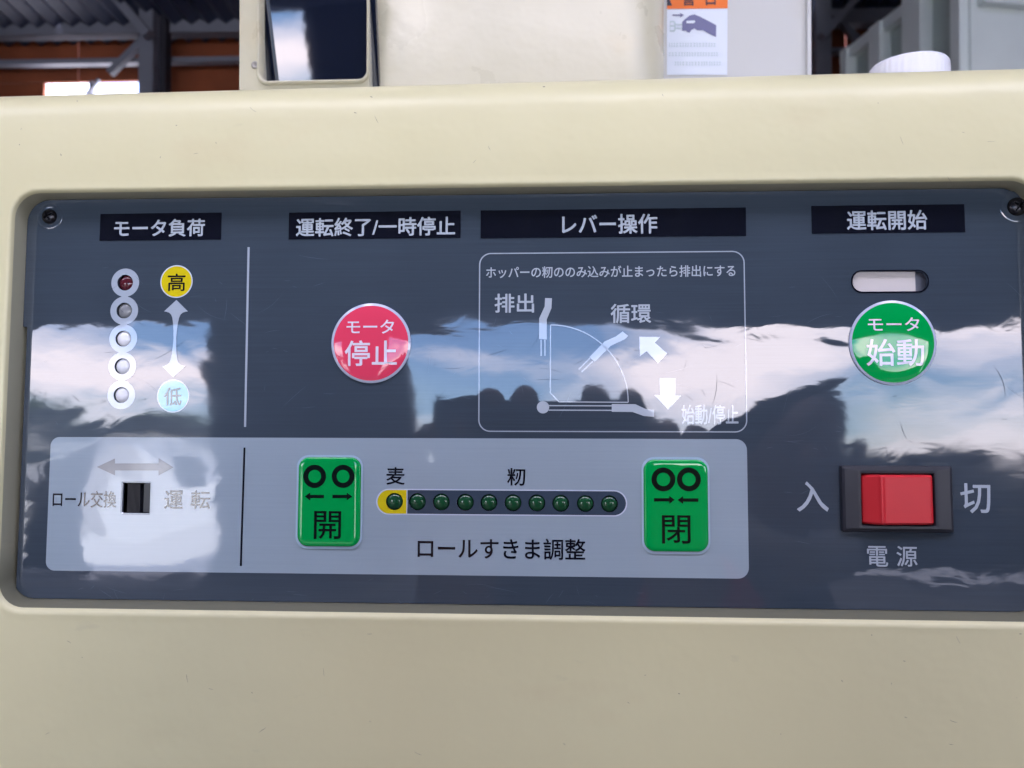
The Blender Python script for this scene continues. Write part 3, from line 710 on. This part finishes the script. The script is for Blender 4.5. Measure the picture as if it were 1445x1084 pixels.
# ------------------------------------------------------------------ slide switch
b = box_px(178.5, 683, 211, 724)
V, Fc = [], []
prof = []; nrib = 11; ur = b[0] + (b[2] - b[0]) * .56
for i in range(nrib):
    x_ = b[0] + (ur - b[0]) * i / nrib; st = (ur - b[0]) / nrib
    prof += [(x_, -.0012), (x_ + st * .25, -.0005), (x_ + st * .6, -.0005), (x_ + st * .85, -.0012)]
prof += [(ur, -.0010), (ur + .0004, -.0022), (b[2] - .0006, -.0030), (b[2], -.0034)]
for (u, h) in prof: V += [fw(u, b[1], h), fw(u, b[3], h), fw(u, b[1], -.0054), fw(u, b[3], -.0054)]
for i in range(len(prof) - 1):
    k = 4 * i; Fc += [(k, k + 4, k + 5, k + 1), (k, k + 2, k + 6, k + 4), (k + 1, k + 5, k + 7, k + 3)]
Fc += [(0, 1, 3, 2)]
mesh_obj('slide_switch', V, Fc, mat('slider_black', (0.018, 0.018, 0.024), 0.3), ROOT, False, 'ribbed black slide switch')
lo, li = rr_px(171.2, 679.6, 213.3, 726, 2, 3), rr_px(173.2, 682, 211.4, 723.8, 1, 3)
V = [fw(p[0], p[1], .00014) for p in lo] + [fw(p[0], p[1], -.0004) for p in li]; nn = len(lo)
mesh_obj('switch_edge', V, [(i, (i + 1) % nn, (i + 1) % nn + nn, i + nn) for i in range(nn)], mat('bright_edge', (0.55, 0.58, 0.65), 0.12, metal=0.9), ROOT, True)

# ------------------------------------------------------------------ power rocker switch
def loft(name, lps, m, parent, cap=False, smooth=False, label=None):
    V, Fc = [], []; n_ = len(lps[0])
    for lp in lps: V += [fw(*p) for p in lp]
    for j in range(len(lps) - 1):
        for i in range(n_):
            a, c = j * n_ + i, j * n_ + (i + 1) % n_; Fc.append((a, c, c + n_, a + n_))
    if cap: Fc.append(tuple((len(lps) - 1) * n_ + i for i in range(n_)))
    return mesh_obj(name, V, Fc, m, parent, smooth, label)
ob = box_pxw(1188.0, 657.4, 1345.6, 751.5, .0017); ib = box_pxw(1216.3, 669, 1318.8, 741.6, .002)
def bl(bx, e, r, w): return [(p[0], p[1], w) for p in rrect(bx[0] + e, bx[1] + e, bx[2] - e, bx[3] - e, r, 4)]
sw = loft('power_switch', [bl(ob, 0, .0006, 0), bl(ob, 0, .0006, .0011), bl(ob, .0003, .0005, .0016), bl(ob, .0011, .0004, .0019), bl(ib, -.0011, .0006, .0021), bl(ib, -.0003, .0005, .0020),
                           bl(ib, 0, .0004, .0016), bl(ib, 0, .0004, -.005)], BEZEL, ROOT, label='red rocker power switch in a black bezel')
pb = box_pxw(1218.6, 670.4, 1317.2, 740.5, .003)
def ux(px, h): return (P(px, 705, max(h, .002))[0], h)
prof = [(pb[0], -.003), (pb[0], .0006), (pb[0] + .0004, .0012), ux(1240, .0043), ux(1244, .0050), ux(1246.5, .0050), ux(1249.5, .0047), ux(1282, .0040), ux(1314, .0033), (pb[2], .0026), (pb[2], -.003)]
V, Fc = [], []
for (u, h) in prof:
    for (vv, dh) in ((pb[1], -.0009), (pb[1] + .0007, 0), (pb[3] - .0007, 0), (pb[3], -.0009)): V.append(fw(u, vv, h + (dh if h > 0 else 0)))
m_ = len(prof)
for i in range(m_ - 1):
    for j in range(3): k = 4 * i + j; Fc.append((k, k + 4, k + 5, k + 1))
Fc.append(tuple(4 * i for i in range(m_))); Fc.append(tuple(4 * i + 3 for i in range(m_)))
mesh_obj('rocker', V, Fc, ROCK, sw)

# ------------------------------------------------------------------ corner screws
def screw(px, py, rpx, rot_):
    u, v = P(px, py); r = rpx * .00025
    # dimple pressed into the film round the head
    lathe('screw', px, py, [(r * 1.75, .00004), (r * 1.7, .00010), (r * 1.5, .00016), (r * 1.3, .00012), (r * 1.1, .00006)], FILM, ROOT).name = 'screw_dimple'
    V, Fc = [], []; nr, ns = 22, 96
    for j in range(nr + 1):
        q = j / nr
        for i in range(ns):
            t_ = 2 * math.pi * i / ns; x, y = r * q * math.cos(t_), r * q * math.sin(t_)
            h = .0016 * math.sqrt(max(0, 1 - (q * .96) ** 2)) if j < nr else 0
            X, Y = x * math.cos(rot_) + y * math.sin(rot_), -x * math.sin(rot_) + y * math.cos(rot_)
            arm = min(max(abs(X) - r * .62, abs(Y) - r * .13), max(abs(Y) - r * .62, abs(X) - r * .13))
            if arm < 0: h -= .0009 * min(1, -arm / (r * .06))
            V.append(fw(u + x, v + y, h + .0001))
    for j in range(nr):
        for i in range(ns):
            a, c = j * ns + i, j * ns + (i + 1) % ns; Fc.append((a, c, c + ns, a + ns))
    mesh_obj('screw', V, Fc, SCREW, ROOT, True, 'black cross head screw')
screw(70.5, 306, 11, .5); screw(1434.5, 292, 13, .9)
ls = P(60, 0)[0]
screw(52, 820, 10.5, .2) if False else None

# ------------------------------------------------------------------ machine: what stands behind the cover
def prismXZ(name, pl_, Y0, Y1, m, parent, smooth=False, label=None):   # outline in world x,z swept in y
    n_ = len(pl_); V = [(x, Y0, z) for x, z in pl_] + [(x, Y1, z) for x, z in pl_]
    tr = tessellate_polygon([[Vector((x, z, 0)) for x, z in pl_]])
    Fc = [tuple(t) for t in tr] + [tuple(i + n_ for i in t) for t in tr] + [(i, (i + 1) % n_, (i + 1) % n_ + n_, i + n_) for i in range(n_)]
    return mesh_obj(name, V, Fc, m, parent, smooth, label)
YD = 0.13
def X(px, Y, py=60): return PW(px, py, Y).x
def Z(py, Y, px=722): return PW(px, py, Y).z
ZT = 1.72
# display housing with its tinted window
xa, xb = X(338, YD), X(521, YD); zb = 1.34
gx0, gx1, gz0 = X(369.5, YD), X(517.5, YD), Z(113, YD, 440)
outer = [(xa, zb), (xb, zb), (xb, ZT), (xa, ZT)]
GT = gz0 + .055
hole = rrect(gx0 - .0015, gz0 - .0015, gx1 + .0008, GT + .001, .005, 6)
def frameXZ(name, outer, hole, Y0, Y1, m, parent):
    loops_ = [outer, hole]; flat = [p for l_ in loops_ for p in l_]; n_ = len(flat)
    tr = tessellate_polygon([[Vector((x, z, 0)) for x, z in l_] for l_ in loops_])
    V = [(x, Y0, z) for x, z in flat] + [(x, Y1, z) for x, z in flat]; Fc = [tuple(t) for t in tr]; k = 0
    for l_ in loops_:
        for i in range(len(l_)):
            a, c = k + i, k + (i + 1) % len(l_); Fc.append((a, c, c + n_, a + n_))
        k += len(l_)
    return mesh_obj(name, V, Fc, m, parent)
dh = frameXZ('display_housing', outer, hole, YD, YD + .06, CREAM2, ROOT)
lip_o = rrect(gx0 - .0026, gz0 - .0026, gx1 + .0016, GT + .002, .006, 6); lip_i = rrect(gx0, gz0, gx1, GT - .001, .004, 6)
V = [(p[0], YD - .0003, p[1]) for p in lip_o]; mid = rrect(gx0 - .0016, gz0 - .0016, gx1 + .0009, GT + .001, .0052, 6)
V += [(p[0], YD - .0022, p[1]) for p in mid] + [(p[0], YD - .0018, p[1]) for p in rrect(gx0 - .0008, gz0 - .0008, gx1 + .0004, GT, .0046, 6)] + [(p[0], YD + .004, p[1]) for p in lip_i]; nn = len(lip_o)
mesh_obj('window_lip', V, [(j * nn + i, j * nn + (i + 1) % nn, (j + 1) * nn + (i + 1) % nn, (j + 1) * nn + i) for j in range(3) for i in range(nn)], CREAM2, dh, True)
GL = gloss('tinted_window', (0.006, 0.009, 0.022), 1.75, 0.3)
gy, ga = R(-1.5), R(9.0)                    # the pane leans forward and is turned a little
gw, gh = (gx1 - gx0) + .010, 0.40
pane = mesh_obj('tinted_pane', [(-gw / 2, 0, -.004), (gw / 2, 0, -.004), (gw / 2, 0, .058), (-gw / 2, 0, .058), (-gw / 2, .003, -.004), (gw / 2, .003, -.004), (gw / 2, .003, .058), (-gw / 2, .003, .058)],
                [(0, 1, 2, 3), (4, 7, 6, 5), (0, 4, 5, 1), (1, 5, 6, 2), (2, 6, 7, 3), (3, 7, 4, 0)], GL, dh)
pane.location = ((gx0 + gx1) / 2, YD + .0098, gz0 + .001); pane.rotation_euler = (R(9), 0, R(-4.1))
PANE = pane
for py_ in (92, 30):
    pass
c0 = PW(360, 92, YD)
V, Fc = [], []
for j, (r, h) in enumerate(((.0021, 0), (.0019, .0004), (.0012, .0006), (.0009, .0002))):
    for i in range(20): V.append((c0.x + r * math.cos(i * .314159), YD - h - .0001, c0.z + r * math.sin(i * .314159)))
for j in range(3):
    for i in range(20): a, c = j * 20 + i, j * 20 + (i + 1) % 20; Fc.append((a, c, c + 20, a + 20))
Fc.append(tuple(60 + i for i in range(20)))
mesh_obj('rivet', V, Fc, mat('dull_rivet', (0.35, 0.33, 0.30), 0.5, metal=0.5), dh, True)

# rounded hopper body
ha, hb_ = X(521.5, YD + .01), X(943, YD + .01)
prof = []
rl, rr_ = .005, .030
for i in range(9):
    a = R(180 - 90 * i / 8); prof.append((ha + rl + rl * math.cos(a), YD + .01 + rl - rl * math.sin(a)))
for i in range(1, 12): prof.append((ha + rl + (hb_ - rr_ - ha - rl) * i / 12, YD + .01 - .006 * math.sin(math.pi * i / 12)))
for i in range(13):
    a = R(90 - 62 * i / 12); prof.append((hb_ - rr_ * .88 + rr_ * math.cos(a) , YD + .01 + rr_ - rr_ * math.sin(a)))
prof.append((hb_, YD + .1)); prof.append((ha, YD + .1))
V = []; Fc = []; n_ = len(prof)
for z in (1.345, ZT + .1):
    V += [(x, y, z) for x, y in prof]
Fc = [(i, (i + 1) % n_, (i + 1) % n_ + n_, i + n_) for i in range(n_)] + [tuple(range(n_, 2 * n_))]
hop = mesh_obj('hopper_body', V, Fc, CREAM2, ROOT, True)
# white side plate, folded edge, warning sticker
YS = 0.185
pa, pb_ = X(930, YS), X(1137, YS)
prismXZ('side_plate', [(pa, 1.34), (pb_, 1.34), (pb_, ZT), (pa, ZT)], YS, YS + .12, WHITEPL, ROOT)
prismXZ('plate_fold', [(pb_, 1.34), (pb_ + .0022, 1.34), (pb_ + .0022, ZT), (pb_, ZT)], YS - .003, YS + .1, WHITEPL, ROOT)
SW = mat('sticker_white', (0.72, 0.77, 0.85), 0.4); SO = mat('sticker_orange', (0.85, 0.18, 0.02), 0.45); SB = mat('sticker_black', (0.03, 0.03, 0.05), 0.5); SP = mat('sticker_slate', (0.16, 0.16, 0.30), 0.5)
SG = mat('sticker_pale_print', (0.50, 0.60, 0.62), 0.5)
def SX(px, py): p_ = PW(px, py, YS); return (p_.x, p_.z)
st = prismXZ('warning_sticker', [SX(941, 106), SX(1026, 106), SX(1027, -95), SX(941, -95)], YS - .0004, YS + .001, SW, ROOT, label='white and orange warning sticker with a hand and plug')
def flatS(name, shapes, dy, m, parent):
    V, Fc = [], []
    for sh in shapes:
        k = len(V); V += [(x, YS - dy, z) for x, z in sh]; Fc += [tuple(i + k for i in t) for t in tessellate_polygon([[Vector((x, z, 0)) for x, z in sh]])]
    return mesh_obj(name, V, Fc, m, parent)
flatS('warning_band', [[SX(941, 13.5), SX(1026.5, 12.5), SX(1027, -30), SX(941, -30)]], .0006, SO, st)
z0_, z1_ = SX(970, 9)[1], SX(970, -17)[1]
def xfS(u, v, w_): return Vector((u, YS - .0008 - w_, v))
text('警', (SX(962, 0)[0], z0_, SX(981, 0)[0], z1_), SB, st, 0, 0.3, xf=xfS); text('告', (SX(993, 0)[0], z0_, SX(1012, 0)[0], z1_), SB, st, 0, 0.3, xf=xfS)
flatS('triangle_mark', [[SX(941, 9), SX(948, 9), SX(941, -10)]], .0008, SB, st)
q3 = lambda l: [SX(945 + x / 2.89, y / 2.89) for x, y in l]
flatS('hand_mark', [q3([(50, 92), (62, 80), (80, 66), (100, 61), (122, 70), (150, 84), (189, 105), (188, 153), (160, 140), (135, 126), (112, 126), (100, 118), (88, 124), (80, 136), (70, 133), (66, 128), (50, 128)])], .0006, SP, st)
flatS('finger_mark', [q3([(66, 88), (100, 86), (104, 92), (96, 98), (68, 98)])], .0008, SW, st)
flatS('arrow_mark', [q3([(11, 61), (42, 61), (42, 55), (58, 64), (42, 73), (42, 67), (11, 67)])], .0006, SP, st)
flatS('plug_mark', [q3([(0, 88), (18, 88), (24, 96), (24, 124), (18, 132), (0, 132)]), q3([(24, 100), (50, 100), (50, 104), (24, 104)]), q3([(24, 116), (50, 116), (50, 120), (24, 120)])], .0006, SG, st)
flatS('plug_face', [q3([(2, 94), (16, 94), (18, 106), (2, 106)]), q3([(2, 112), (18, 112), (16, 126), (2, 126)])], .0008, SW, st)
rnd = random.Random(4); shp = []
for row, (y_, x0_, x1_) in enumerate(((186, -4, 180), (224, -4, 190), (262, 20, 200))):
    x_ = x0_
    while x_ < x1_:
        ww = rnd.uniform(5, 9)
        shp += [q3([(x_, y_ - 8), (x_ + ww, y_ - 8), (x_ + ww, y_ - 6), (x_, y_ - 6)]), q3([(x_, y_ + 4), (x_ + ww, y_ + 4), (x_ + ww, y_ + 6), (x_, y_ + 6)]), q3([(x_ + ww * .4, y_ - 8), (x_ + ww * .4 + 2, y_ - 8), (x_ + ww * .4 + 2, y_ + 6), (x_ + ww * .4, y_ + 6)])]
        x_ += ww + rnd.uniform(3, 6)
flatS('fine_print', shp, .0006, SG, st)

# ------------------------------------------------------------------ bottle with a ribbed white cap on the machine top
YC = 0.125
cc_ = PW(1282, 83, YC); cr_ = (X(1335, YC, 80) - X(1229, YC, 80)) / 2 * 1.0; zt = Z(93, YC, 1282)
BT = empty('bottle', (cc_.x, YC, 1.362)); tag(BT, 'white plastic bottle with a ribbed white screw cap on top of the machine', 'bottle')
CAPM = mat('cap_white', (0.86, 0.86, 0.92), 0.35, spec=0.6); BOTM = mat('bottle_white', (0.7, 0.72, 0.75), 0.4)
def lathe_w(name, prof, m, parent, ns=48, rib=0):
    V, Fc = [], []
    for (r, z) in prof:
        for i in range(ns):
            t_ = 2 * math.pi * i / ns; k = 1 + (rib * (1 if (i // 2) % 2 else -1) if rib and r > prof[0][0] * .95 else 0)
            V.append((r * k * math.cos(t_), r * k * math.sin(t_), z))
    for j in range(len(prof) - 1):
        for i in range(ns): a, c = j * ns + i, j * ns + (i + 1) % ns; Fc.append((a, c, c + ns, a + ns))
    Fc.append(tuple((len(prof) - 1) * ns + i for i in range(ns)))
    return mesh_obj(name, V, Fc, m, parent, not rib)
h = zt - 1.362
cp = lathe_w('cap', [(cr_, h - .026), (cr_, h - .012), (cr_, h - .004), (cr_ * .985, h - .0012), (cr_ * .95, h - .0003), (cr_ * .9, h), (cr_ * .3, h + .0003)], CAPM, BT, 160, .0035)
lathe_w('bottle_body', [(cr_ * .8, 0), (cr_ * .85, .003), (cr_ * .85, max(.008, h - .03)), (cr_ * .8, max(.012, h - .026))], BOTM, BT)

# ------------------------------------------------------------------ pale green steel container at the right
CG = mat('container_lit', (0.72, 0.78, 0.76), 0.45, var=0.06, scale=6); CGS = mat('container_shaded', (0.38, 0.44, 0.41), 0.5, var=0.08, scale=5)  # lighter paint for the lit faces, darker copy for the shaded side
CT = None
c1 = PW(1366, 60, 3.3); dirv = Vector((-.173, 1, 0)).normalized(); perp = Vector((1, .173, 0)).normalized()
CT = empty('steel_container', (c1.x, c1.y, 0)); tag(CT, 'pale green steel container with upright ribs standing at the right behind the machine', 'container')
def cpt(t_, s_, z): return dirv * t_ + perp * s_ + Vector((0, 0, z))
def cbox(name, t0, t1, s0, s1, z0, z1, m):
    v = [cpt(a, b_, c) for c in (z0, z1) for a, b_ in ((t0, s0), (t1, s0), (t1, s1), (t0, s1))]
    return mesh_obj(name, v, [(3, 2, 1, 0), (4, 5, 6, 7), (0, 1, 5, 4), (1, 2, 6, 5), (2, 3, 7, 6), (3, 0, 4, 7)], m, CT)
def tfor(px):                               # distance along the side where a pixel column meets it
    o_ = camo.matrix_world.translation; d = PW(px, 50, 1) - o_; A = Vector((c1.x - o_.x, c1.y - o_.y))
    det = d.x * (-dirv.y) - d.y * (-dirv.x)
    return (d.x * A.y - d.y * A.x) / det * -1 if False else ((A.x * d.y - A.y * d.x) / (dirv.y * d.x - dirv.x * d.y))
tE = tfor(1197); top = PW(1197, 72, (c1 + dirv * tE).y).z
cbox('side_panel', 0, tE, .02, .06, .3, top - .05, CGS)
cbox('top_rail', 0, tE + .04, -.03, .05, top - .06, top, CG)
cbox('front_panel', -.02, 0, 0, 2.2, .3, top + 1.2, CG); cbox('front_rail', -.07, -.02, 0.03, 2.2, PW(1400, 12, 3.3).z, PW(1400, 0, 3.3).z, CG)
for px_, wd in ((1200, .03), (1244, .05), (1298, .07), (1360, .03)):
    t_ = tfor(px_); cbox('rib', t_ - wd, t_ + wd, -.045 if px_ != 1298 else -.05, .03, .3, top + (.5 if px_ == 1298 else -.002), CG)
cbox('upper_side', 0, tfor(1290), .03, .05, top, top + 1.2, CGS)
cbox('floor_frame', 0, tE, .02, 2.2, .15, .3, STEEL)

# ------------------------------------------------------------------ the photographer, mirrored in the film
SKINM = mat('skin', (0.45, 0.27, 0.19), 0.55, var=0.08, scale=20); JK = mat('jacket_navy', (0.025, 0.03, 0.05), 0.8, var=0.2, scale=30)
TRM = mat('trousers_dark', (0.03, 0.03, 0.035), 0.85); HAIR = mat('hair_black', (0.012, 0.01, 0.01), 0.5); CAPF = mat('cap_fabric', (0.03, 0.03, 0.045), 0.85); SHOE = mat('boot_rubber', (0.02, 0.02, 0.02), 0.5)
def skin(name, joints, edges, m, parent=None, root=0, sub=2, origin=Vector((0, 0, 0))):
    me = bpy.data.meshes.new(name); me.from_pydata([tuple(Vector(j[:3]) - origin) for j in joints], edges, [])
    o = bpy.data.objects.new(name, me); COL.objects.link(o)
    o.modifiers.new('skin', 'SKIN').use_smooth_shade = True
    s_ = o.modifiers.new('sub', 'SUBSURF'); s_.levels = sub; s_.render_levels = sub
    for i, j in enumerate(joints):
        sv = me.skin_vertices[0].data[i]; rr = j[3]; sv.radius = (rr, j[4] if len(j) > 4 else rr); sv.use_root = (i == root)
    dg = bpy.context.evaluated_depsgraph_get(); nm = bpy.data.meshes.new_from_object(o.evaluated_get(dg)); o.modifiers.clear(); o.data = nm; bpy.data.meshes.remove(me)
    nm.materials.clear(); nm.materials.append(m)
    for p_ in nm.polygons: p_.use_smooth = True
    if parent: o.parent = parent
    return o
hx, hy, hz = 0.262, -0.60, 1.305             # head centre
PO = Vector((hx, hy - .1, 0))
cx0, cy0, cz0 = camo.matrix_world.translation
# joints: trunk, head, arms, legs
tx0 = hx - .19
J = [(tx0, hy - .18, .78, .15, .10), (tx0, hy - .16, .95, .15, .10), (tx0 + .02, hy - .12, 1.13, .14, .09), (hx - .05, hy - .06, 1.18, .06), (hx - .01, hy - .02, 1.20, .05), (hx, hy, 1.25, .066, .072), (hx - .01, hy, hz + .01, .076, .090), (hx - .02, hy - .01, hz + .055, .066, .078),
     (tx0 - .17, hy - .12, 1.17, .05), (tx0 - .20, hy + .06, 1.0, .04), (cx0 - .075, cy0 - .10, 1.17, .034), (cx0 - .070, cy0 - .055, 1.270, .033),
     (tx0 + .20, hy - .12, 1.16, .05), (tx0 + .24, hy + .05, 1.0, .04), (cx0 + .115, cy0 - .10, 1.17, .038), (cx0 + .088, cy0 - .055, 1.270, .033),
     (tx0 - .1, hy - .18, .72, .085), (hx - .14, hy + .02, .46, .06), (hx - .12, hy - .2, .10, .04), (hx - .12, hy - .06, .05, .035),
     (tx0 + .1, hy - .18, .72, .085), (hx + .14, hy + .02, .46, .06), (hx + .12, hy - .2, .10, .04), (hx + .12, hy - .06, .05, .035),
     (hx - .005, hy + .098, hz - .02, .012), (hx - .004, hy + .075, hz + .005, .012)]
Eg = [(0, 1), (1, 2), (2, 3), (3, 4), (4, 5), (5, 6), (6, 7), (2, 8), (8, 9), (9, 10), (10, 11), (2, 12), (12, 13), (13, 14), (14, 15), (0, 16), (16, 17), (17, 18), (18, 19), (0, 20), (20, 21), (21, 22), (22, 23), (6, 25), (25, 24)]
# hands: palm behind the phone's ends, fingers up over its top edge, thumb below
def fingers(base, sx, k0):
    global J, Eg
    bx, by, bz = J[base][:3]
    for q, (dx, dz, l) in enumerate(((.030, .004, 1.0), (.011, .004, .95), (-.008, -.012, .55), (-.024, -.020, .4))):
        n0 = len(J)
        tx = bx - sx * dx * 1.3
        J += [(tx, by + .012, bz + .022, .0092), (tx - sx * .006, by + .020, bz + .022 + .030 * l, .0088), (tx - sx * .014, by + .036, bz + .026 + .050 * l, .0082), (tx - sx * .020, by + .048, bz + .020 + .046 * l, .0072)]
        Eg += [(base, n0), (n0, n0 + 1), (n0 + 1, n0 + 2), (n0 + 2, n0 + 3)]
    n0 = len(J)
    J += [(bx - sx * .02, by - .006, bz + .004, .011), (bx - sx * .045, by + .006, bz + .012, .0095), (bx - sx * .062, by + .02, bz + .02, .008)]
    Eg += [(base, n0), (n0, n0 + 1), (n0 + 1, n0 + 2)]
fingers(11, -1, 0); fingers(15, 1, 0)
person = skin('person', J, Eg, SKINM, None, 0, 2, PO); person.location = PO
tag(person, 'person in a dark jacket and cap holding up a phone, mirrored in the panel', 'person')
JJ = [(tx0, hy - .18, .74, .19, .12), (tx0, hy - .16, .98, .22, .12), (tx0 + .01, hy - .12, 1.21, .21, .105), (hx - .085, hy - .08, 1.305, .10),
      (tx0 - .17, hy - .12, 1.17, .066), (tx0 - .20, hy + .06, 1.0, .054), (cx0 - .078, cy0 - .115, 1.16, .048), (tx0 + .20, hy - .12, 1.16, .066), (tx0 + .24, hy + .05, 1.0, .054), (cx0 + .108, cy0 - .115, 1.16, .048)]
skin('jacket', JJ, [(0, 1), (1, 2), (2, 3), (2, 4), (4, 5), (5, 6), (2, 7), (7, 8), (8, 9)], JK, person, 0, 2, PO)
TT = [(hx, hy - .18, .78, .13, .11)] + [(j[0], j[1], j[2] + .02, j[3] + .018) for j in (J[16], J[17], J[18], J[20], J[21], J[22])]
skin('neck_towel', [(hx - .075, hy - .02, 1.250, .026), (hx - .055, hy + .05, 1.215, .026), (hx - .02, hy + .075, 1.195, .028), (hx + .03, hy + .06, 1.200, .024), (hx + .075, hy - .02, 1.235, .024)], [(0, 1), (1, 2), (2, 3), (3, 4)], mat('towel_white', (.75, .72, .68), .9, var=.1, scale=60), person, 0, 2, PO)
skin('sleeve_cuff', [(cx0 + .135, cy0 - .125, 1.150, .056), (cx0 + .117, cy0 - .10, 1.180, .052), (cx0 + .108, cy0 - .085, 1.205, .042)], [(0, 1), (1, 2)], mat('cuff_red', (.65, .03, .04), .7), person, 0, 2, PO)
skin('trousers', TT, [(0, 1), (1, 2), (2, 3), (0, 4), (4, 5), (5, 6)], TRM, person, 0, 2, PO)
for s_ in (18, 22): skin('boot', [(J[s_][0], J[s_][1], .09, .05), (J[s_][0], J[s_][1] - .01, .05, .05), (J[s_][0], J[s_][1] + .13, .042, .042, .04), (J[s_][0], J[s_][1] + .18, .035, .03)], [(0, 1), (1, 2), (2, 3)], SHOE, person, 0, 2, PO)
skin('hair', [(hx, hy - .03, hz - .03, .078, .07), (hx - .01, hy - .02, hz + .03, .084, .088), (hx - .018, hy - .015, hz + .06, .07, .08)], [(0, 1), (1, 2)], HAIR, person, 0, 2, PO)
skin('cap', [(hx - .012, hy - .008, hz + .035, .090, .098), (hx - .022, hy - .012, hz + .065, .074, .085)], [(0, 1)], CAPF, person, 0, 2, PO)
for s_ in (-1, 1):
    skin('ear', [(hx + s_ * .079, hy - .01, hz - .012, .014, .008), (hx + s_ * .084, hy - .014, hz + .014, .012, .007)], [(0, 1)], SKINM, person, 0, 1, PO)
    skin('eye', [(hx - .004 + s_ * .030, hy + .074, hz + .008, .010), (hx - .004 + s_ * .034, hy + .074, hz + .008, .009)], [(0, 1)], mat('eye_white', (.6, .58, .55), .2), person, 0, 1, PO)
skin('mouth', [(hx - .025, hy + .072, hz - .052, .005), (hx, hy + .078, hz - .052, .007), (hx + .02, hy + .072, hz - .052, .005)], [(0, 1), (1, 2)], mat('lips', (.35, .13, .11), .5), person, 1, 1, PO)
# the phone: its lens is the camera, so the body begins just behind it
PH = empty('phone', (cx0 - .008, cy0 - .010, cz0)); tag(PH, 'black phone held level in both hands behind the lens', 'phone')
def pbox(name, x0, x1, y0, y1, z0, z1, m, bev):
    o = slab(name, x0, y0, x1, y1, z0, z1, m, PH); bm = bmesh.new(); bm.from_mesh(o.data); bmesh.ops.bevel(bm, geom=list(bm.edges), offset=bev, segments=3, affect='EDGES'); bm.to_mesh(o.data); bm.free()
pbox('phone_body', -.076, .076, -.008, 0, -.050, .024, mat('phone_black', (.01, .01, .012), .5), .003)
pbox('lens_ring', .000, .016, 0.0, .0012, -.008, .008, mat('phone_lens', (.01, .01, .014), .2), .0005)
pbox('phone_screen', -.072, .072, -.0086, -.008, -.046, .020, mat('phone_glass', (.02, .02, .03), .08), .0002)

# ------------------------------------------------------------------ a small red walking tractor on the shed floor, behind the photographer
TM = empty('tiller', (.98, -4.2, 0)); tag(TM, 'small red walking tractor on the shed floor, mirrored at the panel bottom', 'tiller')
TRD = mat('tiller_red', (.55, .03, .03), .35); TYR = mat('tyre', (.02, .02, .02), .85)
def tbox(name, x0, x1, y0, y1, z0, z1, m, bev=.02):
    o = slab(name, x0, y0, x1, y1, z0, z1, m, TM); bm = bmesh.new(); bm.from_mesh(o.data); bmesh.ops.bevel(bm, geom=list(bm.edges), offset=bev, segments=3, affect='EDGES'); bm.to_mesh(o.data); bm.free(); return o
tbox('engine_hood', -.22, .22, -.35, .35, .42, .68, TRD, .06); tbox('chassis', -.14, .14, -.4, .5, .25, .42, BLACKPL); tbox('bumper', -.25, .25, .5, .55, .28, .34, STEEL, .01)
for s_ in (-1, 1):
    V, Fc = [], []
    for (r, x_) in ((.12, -.05), (.24, -.06), (.28, -.04), (.28, .04), (.24, .06), (.12, .05)):
        for i in range(28): V.append((s_ * .32 + x_, r * math.cos(i * math.pi / 14), .28 + r * math.sin(i * math.pi / 14)))
    for j in range(6):
        for i in range(28): a, c = j * 28 + i, j * 28 + (i + 1) % 28; Fc.append((a, c, (c + 28) % 168, (a + 28) % 168))
    mesh_obj('wheel', V, Fc, TYR, TM, True)
    bar('handlebar', Vector((.98 + s_ * .2, -4.5, .6)), Vector((.98 + s_ * .3, -4.5, 1.0)), .03, .03, STEEL, TM)
